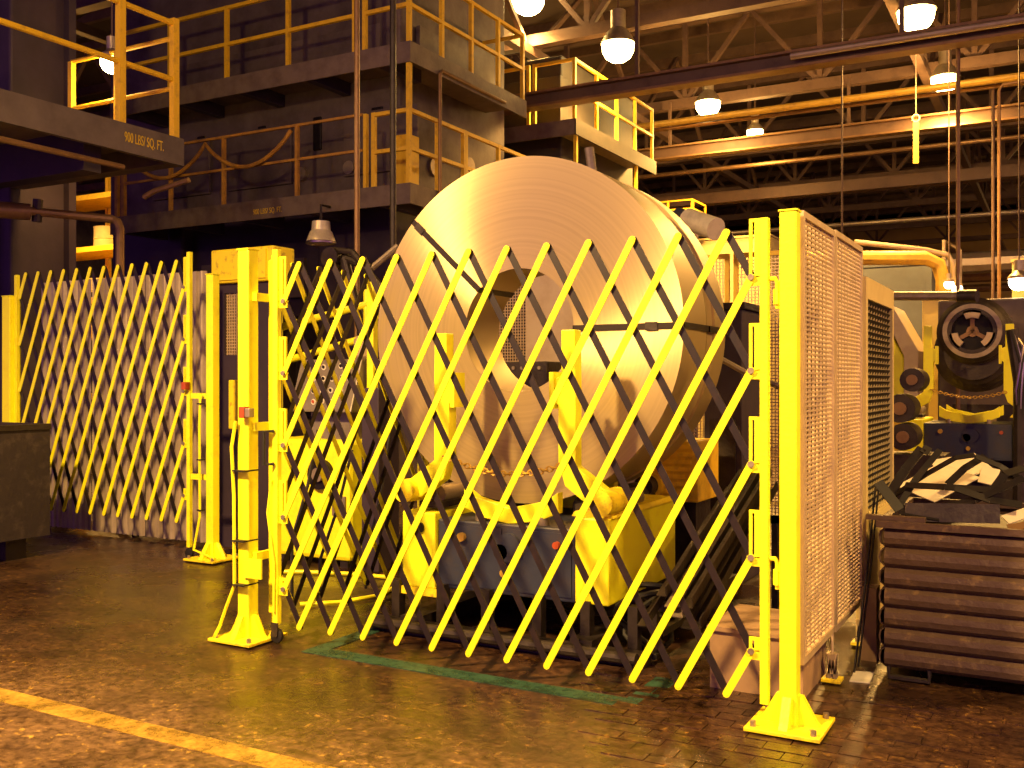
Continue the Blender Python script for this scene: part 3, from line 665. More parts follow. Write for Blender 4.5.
pn = MB().prism([(YC-.02, 1.34), (YC+.14, 1.80), (YC+.42, 1.80), (YC+.42, 1.34)], 'x', -5.98, -5.30).build('console_box', 'console', con, bevel=.01)
def on_panel(u, v, o=0):   # u along X, v 0..1 up the slope
    return Vector((-5.98 + u * .68, YC - .02 + .16 * v - o * .945, 1.34 + .46 * v + o * .33))
nrm = Vector((0, -.945, .33))
k = 0
for u, v in ((.42,.84),(.56,.84),(.70,.86),(.84,.86),(.30,.62),(.46,.62),(.60,.62),(.76,.64),(.88,.62),(.34,.38),(.48,.40),(.62,.40),(.78,.40),(.38,.18),(.52,.20),(.66,.18)):

    vs, fs = disc(on_panel(u, v, .006), nrm, .026, .014, 12)
    ro = MB().add(vs, fs).build('button_ring', 'white_ring', pn)
    vs, fs = disc(on_panel(u, v, .016), nrm, .015, .012, 10)
    MB().add(vs, fs).build('button', 'black' if k != 13 else 'red', pn); k += 1
B(-5.20, -5.02, YC, YC+.3, 0, 1.55).build('cable_cabinet', 'press_dark', None, bevel=.01); tag(bpy.data.objects['cable_cabinet'], 'slim dark cable cabinet just left of coil behind side gate', 'cabinet')
tk = thing('tool_canister', 'small tan canister standing on top of the control console', 'canister', (-5.42, YC+.3, 1.80))
MB().lathe([(.06, 0), (.075, .02), (.075, .17), (.05, .2), (.02, .21)], (-5.42, YC+.3, 1.805), 'z', 16).build('can', 'tan_panel', tk, True); MB().cyl((-5.42, YC+.3, 2.01), .025, .03, 'z', 10).build('cap', 'grey_plastic', tk, True)
# yellow pipes above the console with flexible conduit
yp = thing('yellow_pipe_frame', 'yellow pipe frame standing behind the left gate post', 'pipe frame', (-6.1, 7.35, 0))
for z0_, z1_ in ((1.78, 2.02), (2.12, 2.32)): MB().tube([(-6.7, 7.35, z0_), (-5.55, 7.35, z1_)], .035, 10).build('crosspipe', 'yellow', yp, True)
for x in (-6.65, -5.6): MB().tube([(x, 7.35, 0), (x, 7.35, 2.45)], .03, 8).build('upright', 'yellow', yp, True)
# dark valve arm behind the lattice tops
va = thing('hose_mast', 'dark jointed hose arm rising behind top left of front gate', 'machine', (-5.85, 7.6, 0))
q0 = at(362, 330, 9.5); q1 = at(344, 258, 9.5); q2 = at(335, 250, 9.5); q3 = at(352, 252, 9.4); q4 = at(392, 300, 9.3)
MB().tube([(q0.x, q0.y, 0), q0, q1], .05, 10).build('mast', 'dark_steel', va, True); MB().tube([q1, q2, q3, q4], .035, 8).build('hose', 'dark_steel', va, True)
MB().tube([at(372, 268, 9.4), at(398, 246, 9.4)], .03, 8).build('boom', 'steel_grey', va, True); MB().cyl(q1 - Vector((.1, .1, 0)), .10, .2, 'y', 14).build('joint', 'dark_steel', va, True)
MB().tube([q1, at(372, 268, 9.4)], .04, 8).build('link', 'dark_steel', va, True)
sp_ = onY(372, 282, 6.95)
tag(B(sp_.x-.035, sp_.x+.035, 6.92, 6.99, 0, sp_.z).build('sensor_post', 'yellow', None, bevel=.005, origin=(sp_.x, 6.95, 0)), 'slim yellow sensor post directly left of the coil edge', 'post')
# hose on the floor
h = [fl(300, 607), fl(340, 605), fl(380, 598), fl(398, 588), fl(392, 580), fl(350, 576), fl(300, 574), fl(276, 574)]
h = [Vector((p.x, p.y, .02)) for p in h]
tag(MB().tube(h, .016, 8).build('yellow_hose', 'yellow', None, True, origin=h[0]), 'thin yellow hose looping on floor behind the side gate', 'hose')
# whip hoses: thin black flexible rods leaning among the lattice
for i, (a, b) in enumerate((((318, 430), (292, 540)), ((352, 450), (320, 560)), ((392, 420), (366, 560)))):
    p = onX(a[0], a[1], lpx - .25); q = onX(b[0], b[1], lpx - .25)
    tag(MB().tube([p, (p + q) / 2 + Vector((.01, .02, 0)), q, (q.x, q.y, .02)], .012, 6).build('whip_rod', 'rubber', None, True, origin=(q.x, q.y, 0)), ('thin black rod leaning beside side gate, nearest left post', 'thin black rod leaning beside side gate, middle one of three', 'thin black rod leaning beside side gate, nearest the coil')[i], 'rod')

# ------------------------------------------------------------------ left side: screen, door, bin
cs = thing('corrugated_screen', 'grey corrugated steel screen behind the left folding gate', 'screen', (-8.5, 7.0, 0))
xs0, xs1, n = -9.75, -7.27, 3
for k in range(n):
    xa = xs0 + (xs1 - xs0) * k / n; xb = xs0 + (xs1 - xs0) * (k + 1) / n - .006; m = MB(); vs = []; fs = []; N_ = 66
    for i in range(N_ + 1):
        u = i / N_; ph = (xa + (xb - xa) * u) / .085 * 2 * math.pi; y = 7.0 + .018 * max(-.75, min(.75, 1.5 * math.sin(ph)))
        for zz in (.04, 2.68): vs += [(xa + (xb - xa) * u, y, zz), (xa + (xb - xa) * u, y + .006, zz)]
    for i in range(N_):
        a = 4 * i; b = a + 4
        fs += [(a, b, b+2, a+2), (a+1, a+3, b+3, b+1), (a+2, b+2, b+3, a+3), (a, a+1, b+1, b)]
    m.add(vs, fs).build('corrugated_sheet', 'corrugated', cs)
for z in (.5, 1.5, 2.5): B(xs0, xs1, 7.03, 7.07, z, z + .05).build('back_rail', 'dark_steel', cs)
for x in (xs0 + .02, -8.4, xs1 - .07): B(x, x + .05, 7.07, 7.12, 0, 2.66).build('back_post', 'dark_steel', cs)
dp = thing('door_panel', 'dark metal door panel with narrow mesh window behind left posts', 'door', (-6.72, 7.2, 0))
B(-7.20, -7.13, 7.10, 7.16, .0, 2.55).build('stile', 'press_dark', dp); B(-6.97, -6.45, 7.10, 7.16, .0, 2.55).build('stile', 'press_dark', dp)
B(-7.13, -6.97, 7.10, 7.16, .0, 1.86).build('lower_panel', 'press_dark', dp); B(-7.13, -6.97, 7.10, 7.16, 2.46, 2.55).build('top_rail', 'press_dark', dp)
m = MB()
for i in range(20): z = 1.87 + i * .03; m.box(-7.13, -6.97, 7.125, 7.132, z, z+.008)
for i in range(5): x = -7.12 + i * .03; m.box(x, x+.008, 7.122, 7.135, 1.86, 2.46)
m.build('window_mesh', 'mesh_tan', dp)['kind'] = 'stuff'
yb = thing('yellow_junction_box', 'worn yellow box on top of the dark door panel', 'box', (-6.86, 7.2, 2.55))
B(-7.26, -6.46, 7.05, 7.35, 2.552, 2.88).build('box_body', 'yellow_worn', yb, bevel=.015); B(-7.18, -6.54, 7.035, 7.05, 2.58, 2.85).build('box_cover', 'yellow_worn', yb)
B(-6.98, -6.78, 7.0, 7.098, 1.15, 1.62).build('breaker_box', 'yellow_worn', None, bevel=.01); tag(bpy.data.objects['breaker_box'], 'small yellow breaker box mounted on the dark door panel edge', 'box')
lbin = thing('parts_bin', 'dark scuffed steel bin on feet at the far left edge', 'bin', (-8.9, 5.5, 0))
bx0, bx1, by0, by1, bz0, bz1 = -9.9, -8.12, 4.75, 5.92, .20, 1.22
B(bx1-.03, bx1, by0, by1, bz0, bz1).build('side_wall', 'bin_dark', lbin); B(bx0, bx0+.03, by0, by1, bz0, bz1).build('side_wall', 'bin_dark', lbin)
B(bx0+.03, bx1-.03, by0, by0+.03, bz0, bz1).build('end_wall', 'bin_dark', lbin); B(bx0+.03, bx1-.03, by1-.03, by1, bz0, bz1).build('end_wall', 'bin_dark', lbin)
B(bx0+.03, bx1-.03, by0+.03, by1-.03, bz0, bz0+.03).build('bottom', 'bin_dark', lbin)
B(bx1, bx1+.02, by0, by1, bz1-.05, bz1).build('rim', 'dark_steel', lbin)
for x in (bx0+.1, bx1-.25):
    for y in (by0+.1, by1-.35): B(x, x+.12, y, y+.2, 0, bz0).build('foot', 'dark_steel', lbin)

# ------------------------------------------------------------------ scrap bin at right with offcuts
sb = thing('scrap_bin', 'brown corrugated steel scrap bin at lower right', 'bin', (-.05, 6.2, 0))
def corr_wall(axis, fixed, u0, u1, z0, z1, sgn, name):
    prof = []; n = 7; H = (z1 - z0) / n
    for i in range(n):
        zb = z0 + i * H
        prof += [(0.0, zb), (.028, zb + .22*H), (.034, zb + .5*H), (.028, zb + .78*H)]
    prof.append((0.0, z1)); vs = []; fs = []
    for u in (u0, u1):
        for o in (0, -.008):
            for d, z in prof:
                q = fixed + sgn * (d + o); vs.append((u, q, z) if axis == 'y' else (q, u, z))
    k = len(prof)
    for i in range(k - 1):
        fs += [(i, i+1, 2*k+i+1, 2*k+i), (k+i, 3*k+i, 3*k+i+1, k+i+1), (i, k+i, k+i+1, i+1), (2*k+i, 2*k+i+1, 3*k+i+1, 3*k+i)]
    fs += [(0, 2*k, 3*k, k), (k-1, 2*k-1, 4*k-1, 3*k-1)]
    return MB().add(vs, fs).build(name, 'bin_rust', sb)
BX0, BX1, BY0, BY1, BZ0, BZ1 = -.84, .75, 5.66, 6.85, .07, .82
corr_wall('y', BY0, BX0, BX1, BZ0, BZ1, -1, 'front_wall'); corr_wall('y', BY1, BX0, BX1, BZ0, BZ1, 1, 'back_wall')
corr_wall('x', BX0, BY0, BY1, BZ0, BZ1, -1, 'side_wall'); corr_wall('x', BX1, BY0, BY1, BZ0, BZ1, 1, 'side_wall')
B(BX0+.01, BX1-.01, BY0+.01, BY1-.01, BZ0, BZ0+.02).build('bottom', 'bin_rust', sb)
for args in ((BX0-.04, BX1+.04, BY0-.045, BY0-.005), (BX0-.04, BX1+.04, BY1+.005, BY1+.045)): B(*args, BZ1, BZ1+.035).build('rim', 'bin_rust', sb)
for args in ((BX0-.045, BX0-.005, BY0-.005, BY1+.005), (BX1+.005, BX1+.045, BY0-.005, BY1+.005)): B(*args, BZ1, BZ1+.035).build('rim', 'bin_rust', sb)
for x in (BX0+.12, BX1-.12):
    for y in (BY0-.0, BY1-.02):
        MB().tube([(x-.1, y, BZ0+.02), (x-.1, y, .018), (x+.1, y, .018), (x+.1, y, BZ0+.02)], .016, 6).build('foot_loop', 'dark_steel', sb, True)
B(BX0-.1+.0, BX0+.2, BY0-.01, BY0+.05, BZ1+.035, BZ1+.06).build('rim_bar', 'bin_rust', sb)
pile = tag(MB().prism([(BX0+.06, .095), (BX1-.06, .095), (BX1-.06, .66), (.3, .80), (-.2, .82), (BX0+.1, .70)], 'y', BY0+.05, BY1-.05).build('scrap_heap', 'black', origin=(0, 6.2, .1)), 'dark mass of scrap filling the brown bin', 'scrap')
def strip(label, pts, w, t_=.006, mt='black', nrm=(0, -.4, 1), grp=None):
    pts = [Vector(p) for p in pts]; m = MB()
    for i in range(len(pts) - 1): m.bar(pts[i], pts[i+1], w, t_, nrm)
    return tag(m.build('scrap_strip', mt, origin=pts[0]), label, 'scrap', grp)
def sp3(px, py, Y): return onY(px, py, Y)
strip('bright flat steel offcut lying on top of the scrap', [sp3(915, 494, 6.05), sp3(960, 470, 6.35)], .26, .005, 'sheet', (0, -.55, 1))
strip('bright wide steel offcut behind others in scrap bin', [sp3(938, 470, 6.45), sp3(985, 462, 6.6)], .24, .005, 'sheet', (0, -.5, 1))
strip('short bright offcut at right of scrap bin', [sp3(980, 474, 6.4), sp3(998, 478, 6.4)], .16, .005, 'sheet', (0, -.6, 1))
strip('small pale offcut by the right picture edge in scrap bin', [sp3(1005, 520, 5.8), sp3(1040, 508, 5.9)], .07, .005, 'sheet', (0, -.7, 1))
strip('orange red offcut by the right picture edge in scrap bin', [sp3(1008, 528, 5.75), sp3(1045, 522, 5.8)], .05, .005, 'pipe_brown', (0, -.7, 1))
G = 'dark offcut strips tangled in the scrap bin'
SL = ['dark offcut hooking upward at left end of scrap heap', 'long dark offcut arching over the bright sheets in scrap bin', 'nearly level dark offcut lying across front of bright sheets', 'short dark offcut rising across the wide bright sheet', 'dark offcut sloping down to the right edge behind scrap', 'dark offcut rising to the right across the scrap bin front', 'dark offcut sagging from left rim corner of scrap bin', 'short dark offcut dipping to the right in scrap front', 'dark offcut bent upward at far right of scrap bin', 'thin dark offcut crossing behind the hooked one at left']
for pts in ([(886, 500, 5.95), (905, 470, 6.0), (922, 448, 6.05), (930, 452, 6.05)],
            [(890, 498, 6.0), (925, 475, 6.0), (955, 458, 6.0), (975, 455, 6.05)],
            [(905, 485, 5.9), (945, 487, 5.85), (990, 490, 5.85)],
            [(948, 484, 6.0), (965, 468, 6.1), (985, 456, 6.2)],
            [(975, 456, 6.1), (1000, 466, 6.1), (1022, 480, 6.1)],
            [(930, 510, 5.8), (975, 500, 5.8), (1024, 478, 5.85)],
            [(878, 482, 5.8), (900, 510, 5.75), (940, 517, 5.74)],
            [(955, 488, 5.8), (990, 500, 5.8), (1022, 505, 5.8)],
            [(992, 492, 5.95), (1005, 474, 6.0), (1024, 468, 6.1)],
            [(900, 505, 5.85), (915, 480, 5.95), (940, 450, 6.1)]):
    strip(SL.pop(0), [sp3(*q) for q in pts], random.uniform(.03, .07), .006, 'black', (random.uniform(-.3, .3), -.8, .8), G)
strip('dark wide bent plate along front rim inside scrap bin', [sp3(905, 512, 5.74), sp3(1000, 514, 5.74)], .10, .006, 'dark_steel', (0, -1, .3))
for i, (a, b, wd) in enumerate((((893, 478), (842, 604), .035), ((897, 486), (850, 590), .03))):
    p = onY(a[0], a[1], 5.9 + .06*i); q = fl(b[0], b[1], .02) if False else Vector((-.99 - .0*i, 5.60 + .12*i, .03))
    strip(('long black strip leaning between scrap bin and fence, front one', 'long black strip leaning between scrap bin and fence, rear one')[i], [(-.935 + .0, 5.95 + .12*i, 1.0), (-.955, 5.8 + .12*i, .55), q], wd, .006, 'black', (1, 0, 0))
wb = onX(852, 600, -.96)
tag(B(-1.02, -.935, 5.98, 6.10, 0, .42).build('timber_block', 'wood', origin=(-.98, 6.04, 0)), 'short upright timber block standing between fence and scrap bin', 'timber')
tag(MB().prism([(-1.00, 5.52), (-.90, 5.54), (-.91, 5.75), (-1.01, 5.72)], 'z', 0, .006).build('paper_scrap', 'white_ring', origin=(-.95, 5.6, 0)), 'pale paper scrap on floor beside the scrap bin', 'litter')

# ------------------------------------------------------------------ presses on the left
def railing(t, p0, p1, h=1.07, posts=5, mt='rail_yellow', mids=1, r=.028, end=True):
    p0, p1 = Vector(p0), Vector(p1)
    for i in range(posts):
        if not end and i == posts - 1: break
        q = p0.lerp(p1, i / (posts - 1)); B(q.x-r, q.x+r, q.y-r, q.y+r, q.z, q.z+h+r).build('rail_post', mt, t)
    for k in range(mids + 1):
        z = h * (k + 1) / (mids + 1)
        MB().bar(p0 + Vector((0, 0, z)), p1 + Vector((0, 0, z)), r*1.8, r*1.8).build('handrail', mt, t)
# press nearest the left edge
pa = thing('left_press', 'towering dark stamping press at the left edge of the hall', 'press', (-11.5, 8.0, 0))
B(-14.5, -10.65, 7.25, 8.12, 0, 9.6).build('column', 'press_dark', pa, bevel=.03)
B(-10.65, -10.55, 7.95, 8.05, 0, 9.6).build('edge_conduit', 'press_dark', pa)
B(-14.5, -10.9, 7.15, 7.25, 2.0, 3.6).build('guide_cover', 'press_dark', pa)
B(-14.5, -11.3, 7.10, 7.25, 4.6, 6.2).build('guide_cover', 'press_dark', pa)
text('3967', .22, (-11.55, 7.235, 2.78), (math.pi/2, 0, 0), 'letter_dim', pa, 'number')
XD, ZD = -7.98, 4.10
pd = thing('left_press_platform', 'dark platform with heavy yellow railing on the left press', 'platform', (-9.5, 6.5, ZD))
B(-11.5, XD - .06, 2.5, 7.2, ZD - .06, ZD).build('deck', 'deck', pd); B(XD - .06, XD, 2.5, 7.38, ZD - .26, ZD + .02).build('edge_beam', 'press', pd)
B(-10.6, XD - .06, 7.2, 7.38, ZD - .26, ZD).build('edge_beam', 'press', pd); B(-10.2, XD - .3, 6.4, 6.6, ZD - .45, ZD - .06).build('joist', 'press_dark', pd)
B(-10.2, XD - .3, 4.4, 4.6, ZD - .45, ZD - .06).build('joist', 'press_dark', pd)
MB().tube([(XD + .02, 2.6, ZD - .42), (XD + .02, 6.6, ZD - .42)], .028, 8).build('under_pipe', 'pipe_brown', pd, True)
MB().tube([(XD - .5, 7.3, ZD - .55), (XD - .35, 7.3, ZD - .50), (XD + .1, 7.35, ZD - .42)], .03, 8).build('under_pipe', 'pipe_brown', pd, True)
text('900 LBS/ SQ. FT.', .14, (XD + .003, 6.87, ZD - .16), (math.pi/2, 0, math.pi/2), 'letter', pd, sx=.5)
for y in (4.9, 6.63, 7.30):
    B(XD - .09, XD - .02, y - .035, y + .035, ZD, ZD + 1.25).build('rail_post', 'rail_yellow', pd)
    if y == 6.63: B(XD - .16, XD - .10, y + .06, y + .10, ZD, ZD + 1.2).build('rail_post', 'rail_yellow', pd)
for z in (.62, 1.2): MB().tube([(XD - .055, 2.5, ZD + z), (XD - .055, 7.33, ZD + z)], .03, 8).build('handrail', 'rail_yellow', pd, True)
for z in (.55, 1.07): MB().tube([(XD - .055, 7.33, ZD + z), (XD - 1.7, 7.33, ZD + z)], .025, 8).build('handrail', 'rail_yellow', pd, True)
for x in (XD - .95, XD - 1.7): B(x - .03, x + .03, 7.30, 7.36, ZD, ZD + 1.07).build('rail_post', 'rail_yellow', pd)
# pipe with elbow on the left press
q = at(112, 219, 10.6); q1_ = at(38, 212, 10.2)
pe = thing('elbow_pipe', 'brown pipe with elbow and valve crossing the left press column', 'pipe', (q.x, q.y, 0))
MB().tube([at(-30, 207, 9.8), q1_, q, q + Vector((.06, .02, -.03)), q + Vector((.09, .03, -.10)), (q.x + .09, q.y + .03, 0)], .045, 10).build('pipe', 'pipe_brown', pe, True)
MB().tube([at(-10, 209, 9.95), at(30, 212, 10.15)], .085, 12).build('valve_body', 'pipe_brown', pe, True); MB().tube([q1_ - Vector((.02, 0, .1)), q1_ + Vector((0, 0, .13))], .05, 10).build('valve_flange', 'dark_steel', pe, True)
a = at(112, 62, 10.9)
highbay(a, 'small bright lamp shining behind the railing of the left platform', .45, 250, a.z + .9, 'bulb')

# middle press with two decks
PX, PY = -7.47, 10.72
pm = thing('middle_press', 'massive dark two level stamping press behind the coil', 'press', (-10.2, 12.4, 0))
B(-14.3, PX - .75, PY + .85, 14.6, 4.35, 9.4).build('crown', 'press', pm, bevel=.05)
B(-14.3, -12.6, PY + .9, 14.4, 0, 4.35).build('upright', 'press_dark', pm, bevel=.04); B(PX - 2.3, PX - .9, PY + .9, 14.4, 0, 4.35).build('upright', 'press_dark', pm, bevel=.04)
B(-12.6, PX - 2.3, PY + 1.1, 14.2, 2.6, 4.2).build('slide', 'press_dark', pm, bevel=.03); B(-13.4, PX - 1.4, PY + .8, 14.3, 0, .9).build('bed', 'press_dark', pm, bevel=.03)
for x in (-12.2, -10.9, -9.8): B(x, x + .16, PY + .82, PY + .86, 5.05, 5.55).build('vent_slot', 'black', pm, bevel=.02)
B(PX - 1.25, PX - 1.05, PY + .82, PY + .86, 4.95, 5.55).build('vent_slot', 'black', pm, bevel=.02)
for x in (-13.2, -11.5, -9.2): B(x, x + 1.3, PY + .80, PY + .85, 4.6, 5.5).build('cover_plate', 'press', pm, bevel=.01)
for x in (-10.0, -9.1): MB().cyl((x, PY + .78, 4.72), .10, .07, 'y', 14).build('plug', 'steel_grey', pm, True)
for x, z in ((PX - .75, 5.0), (PX - .75, 4.8)): MB().cyl((x, 12.4 + (z - 4.8) * 5, z), .14, .05, 'x', 14).build('side_plug', 'steel_grey', pm, True)
for i in range(5): B(-12.3 + i*.62, -12.0 + i*.62, PY + 1.02, PY + 1.1, 2.9, 3.5).build('die_block', 'press', pm)
def press_deck(name, label, z, xl, yl, th=.24):
    t = thing(name, label, 'platform', (PX - 2, PY + .5, z))
    B(xl, PX, PY, PY + .83, z - .06, z).build('deck', 'deck', t); B(PX - .73, PX, PY + .83, yl, z - .06, z).build('deck', 'deck', t)
    B(xl, PX, PY - .03, PY, z - th, z + .03).build('edge_beam', 'deck', t); B(PX, PX + .03, PY - .03, yl, z - th, z + .03).build('edge_beam', 'deck', t)
    for x in range(5): B(PX - .5 - x*1.25, PX - .38 - x*1.25, PY, PY + .83, z - th, z - .06).build('bracket', 'press_dark', t)
    return t
ud = press_deck('upper_platform', 'upper walkway with yellow railing around the middle press', 6.02, -13.2, 13.9)
ld = press_deck('lower_platform', 'lower walkway with yellow railing around the middle press', 4.17, -13.2, 14.1)
railing(ud, (PX - .03, PY + .03, 6.02), (PX - .03, 13.87, 6.02), 1.07, 5)
railing(ud, (PX - .75, PY + .03, 6.02), (PX - .03, PY + .03, 6.02), 1.07, 2, end=False)
railing(ud, (-13.1, PY + .03, 6.02), (PX - .92, PY + .03, 6.02), 1.07, 5)
MB().bar((PX - .75, 13.87, 7.09), (PX - .03, 13.87, 7.09), .05, .05).build('handrail', 'rail_yellow', ud)
for z0_, z1_, y in ((.0, 1.0, 0),): pass
B(-12.6, PX - 1.1, PY + .84, PY + .87, 6.06, 6.75).build('kick_panel', 'press', ud)
B(PX - .72, PX - .66, PY + 1.2, 13.6, 6.06, 6.75).build('kick_panel', 'press', ud)
railing(ld, (PX - .03, PY + .03, 4.17), (PX - .03, 12.1, 4.17), 1.0, 3); railing(ld, (PX - .03, 12.15, 4.17), (PX - .03, 14.05, 4.17), 1.0, 3)
railing(ld, (PX - .60, PY + .03, 4.17), (PX - .03, PY + .03, 4.17), 1.0, 2, end=False); B(PX - .76, PX - .71, PY + .0, PY + .06, 4.17, 5.2).build('rail_post', 'rail_yellow', ld)
B(PX - .06, PX, PY + .0, PY + .06, 5.17, 5.80).build('hanger_post', 'rail_yellow', ld)
for x in (-13.1, -12.95): B(x - .03, x + .03, PY, PY + .06, 4.17, 5.2).build('rail_post', 'rail_faded', ld)
for x in (-11.9, -10.8, -9.4): B(x - .025, x + .025, PY + .0, PY + .05, 4.17, 5.2).build('rail_post', 'rail_faded', ld)
for z in (4.72, 5.2): MB().bar((-13.0, PY + .025, z), (PX - .78, PY + .025, z), .035, .035).build('handrail', 'rail_faded', ld)
# looped cable hung from the lower walkway rail
m = MB(); pts = []
for i in range(29):
    u = i / 28; x = -12.75 + u * 3.3; pts.append((x, PY - .05, 5.12 - .42 * abs(math.sin(u * math.pi * 2.0)) ** .8))
m.tube(pts, .03, 7).build('hung_cable', 'rail_faded', ld, True)
text('900 LBS/ SQ. FT.', .11, (-9.9, PY - .033, 4.0), (math.pi/2, 0, 0), 'letter', ld, sx=.72)
tag(B(PX - .66, PX - .36, PY + .5, PY + .75, 4.17, 5.0).build('switch_box', 'rail_yellow', None, bevel=.01, origin=(PX - .5, PY + .6, 4.17)), 'yellow switch box standing on the lower walkway near its corner', 'box')
# vertical conduits before the press
q = at(357, 250, 10.6)
tag(MB().tube([(q.x, q.y, 0), (q.x, q.y, 10.26)], .03, 8).build('drop_conduit', 'pipe_brown', None, True, origin=(q.x, q.y, 0)), 'rusty vertical conduit in front of the middle press', 'conduit')
q = at(393, 250, 10.9)
tag(MB().tube([(q.x, q.y, 0), (q.x, q.y, 10.26)], .035, 8).build('drop_conduit', 'dark_steel', None, True, origin=(q.x, q.y, 0)), 'dark vertical conduit beside the rusty one before middle press', 'conduit')
q = onX(440, 70, PX + .055); e = onX(505, 92, PX + .055)
tag(MB().tube([(q.x, q.y, 4.0), (q.x, q.y, q.z - .05), (q.x, q.y + .05, q.z), (e.x, e.y, q.z)], .026, 8).build('side_conduit', 'pipe_brown', None, True, origin=(q.x, q.y, 4.4)), 'bent conduit along the right flank of the middle press', 'conduit')
# bell shaped lamp under the lower walkway
q = onY(321, 243, PY - .22)
bl = thing('bell_lamp', 'unlit bell shaped shop lamp hanging under the lower walkway', 'lamp', q)
MB().lathe([(.20, 0), (.195, .03), (.15, .15), (.13, .17), (.12, .29), (.03, .30), (.0, .30)], q, 'z', 20).build('shade', 'horn_grey', bl, True)
MB().lathe([(.205, -.012), (.208, .01), (.20, .02), (.195, 0)], q, 'z', 20, True).build('rim', 'steel_bright', bl, True)
MB().tube([(q.x, q.y, q.z + .27), (q.x, q.y, 3.99), (q.x, PY - .022, 3.99)], .02, 6).build('stem', 'dark_steel', bl, True)
# third press, further back
p3 = thing('rear_press', 'smaller grey press with railed platform behind the middle press', 'press', (-9, 17, 0))
QX, QY, QZ = -7.3, 15.4, 6.08
B(-11.2, QX - .6, QY + .7, 19.5, 0, 7.5).build('crown', 'press_rear', p3, bevel=.04)
B(-9.6, QX - .5, QY + .45, QY + .75, 6.15, 7.05).build('control_box', 'press_rear', p3, bevel=.02)
rd = thing('rear_platform', 'dark walkway with thin yellow railing on the rear press', 'platform', (QX - 1, QY + .5, QZ))
B(-11.2, QX, QY, QY + .72, QZ - .06, QZ).build('deck', 'deck', rd); B(QX - .62, QX, QY + .72, 19.2, QZ - .06, QZ).build('deck', 'deck', rd)
B(-11.2, QX, QY - .03, QY, QZ - .25, QZ + .02).build('edge_beam', 'deck', rd); B(QX, QX + .03, QY - .03, 19.2, QZ - .25, QZ + .02).build('edge_beam', 'press_rear', rd)
railing(rd, (-8.1, QY + .03, QZ), (QX - .03, QY + .03, QZ), 1.05, 2, end=False); railing(rd, (-9.6, QY + .03, QZ), (-8.22, QY + .03, QZ), 1.05, 2)
railing(rd, (QX - .03, QY + .03, QZ), (QX - .03, 19.1, QZ), 1.05, 5)
for y in (15.45, 18.2): B(QX - .06, QX, y, y + .06, 3.2, QZ - .06).build('support_post', 'rail_yellow', rd)
B(-11.2, QX - .7, QY + .3, QY + .7, 3.9, 4.05).build('lower_beam', 'press_dark', p3)
railing(p3, (QX - .3, QY, 3.95), (QX - .3, 18.4, 3.95), 1.0, 4); B(-11.2, QX - .25, QY - .05, 18.5, 3.85, 3.95).build('lower_deck', 'press_dark', p3)

# far stamping line seen between left press and middle press
fs_ = thing('far_rack', 'brightly lit yellow storage rack seen between the two presses', 'rack', (-19, 15.5, 0))
for x in (-22, -20.3, -18.6, -17): 
    for y in (15.3, 16.3): B(x, x + .1, y, y + .1, 0, 7.5).build('rack_post', 'rail_yellow', fs_)
for z in (1.2, 2.6, 3.4, 4.6, 5.8, 7.0): B(-22, -16.9, 15.3, 16.4, z, z + .12).build('rack_shelf', 'rail_yellow', fs_)
for i, (x, z) in enumerate(((-21.5, 2.72), (-20.0, 2.72), (-18.3, 2.72), (-21.3, 3.52), (-19.8, 3.52), (-18.2, 3.52), (-21.6, 4.72), (-19.6, 4.72), (-18.0, 4.72))):
    c_ = thing('storage_drum', 'tan storage drum on %s shelf of far rack, %s of three' % (('low', 'middle', 'upper')[i // 3], ('left', 'centre', 'right')[i % 3]), 'drum', (x, 15.8, z), 'drums on the far rack')
    MB().lathe([(.30, 0), (.31, .02), (.30, .2), (.315, .22), (.30, .24), (.30, .48), (.31, .5), (.28, .5)], (x, 15.8, z), 'z', 16).build('drum', 'cream', c_, True)
l = bpy.data.lights.new('rack_lamp', 'POINT')
highbay((-18.6, 13.4, 6.6), 'high bay lamp over the far rack between the presses', .8, 1100)

# ------------------------------------------------------------------ overhead beams and pipes
def xrun(name, label, cat, a, b, Y, x0, x1, r, mt, box=None):
    z = (onY(*a, Y).z + onY(*b, Y).z) / 2
    if box: m = B(x0, x1, Y - box[0], Y + box[0], z - box[1], z + box[1])
    else: m = MB().tube([(x0, Y, z), (x1, Y, z)], r, 10)
    return tag(m.build(name, mt, None, not box, origin=((x0 + x1) / 2, Y, z)), label, cat)
def crane(label, a, b, Y, x0, x1, h):
    z = (onY(*a, Y).z + onY(*b, Y).z) / 2; t = thing('crane_rail', label, 'beam', (0, Y, z))
    B(x0, x1, Y - .03, Y + .03, z - h + .03, z + h - .03).build('web', 'truss', t)
    B(x0, x1, Y - .14, Y + .14, z + h - .04, z + h).build('top_flange', 'pipe_brown', t); B(x0, x1, Y - .14, Y + .14, z - h, z - h + .04).build('bottom_flange', 'pipe_brown', t)
    for x in range(int(x0), int(x1), 4): MB().bar((x, Y, z + h), (x, Y, 8.1), .06, .06, (0, 1, 0)).build('hanger', 'truss', t)
    return t
crane('long brown crane beam crossing the top right of picture', (520, 94), (1010, 40), 14.98, -10.5, 16, .13)
xrun('overhead_pipe', 'shiny light pipe lying on top of the crane beam', 'pipe', (770, 57), (940, 36), 14.75, -3.5, 1.5, .05, 'pipe_light')
xrun('overhead_pipe', 'long yellow pipe under the roof right of the big lamps', 'pipe', (640, 122), (1020, 82), 20.0, -14.0, 20, .07, 'pipe_yellow')
xrun('overhead_pipe', 'thin brown pipe running just beneath the long yellow pipe', 'pipe', (640, 127), (1020, 90), 20.3, -14.0, 20, .04, 'pipe_brown')
crane('grey brown crane beam in second row under the roof', (640, 150), (1020, 120), 22.0, -16, 22, .15)
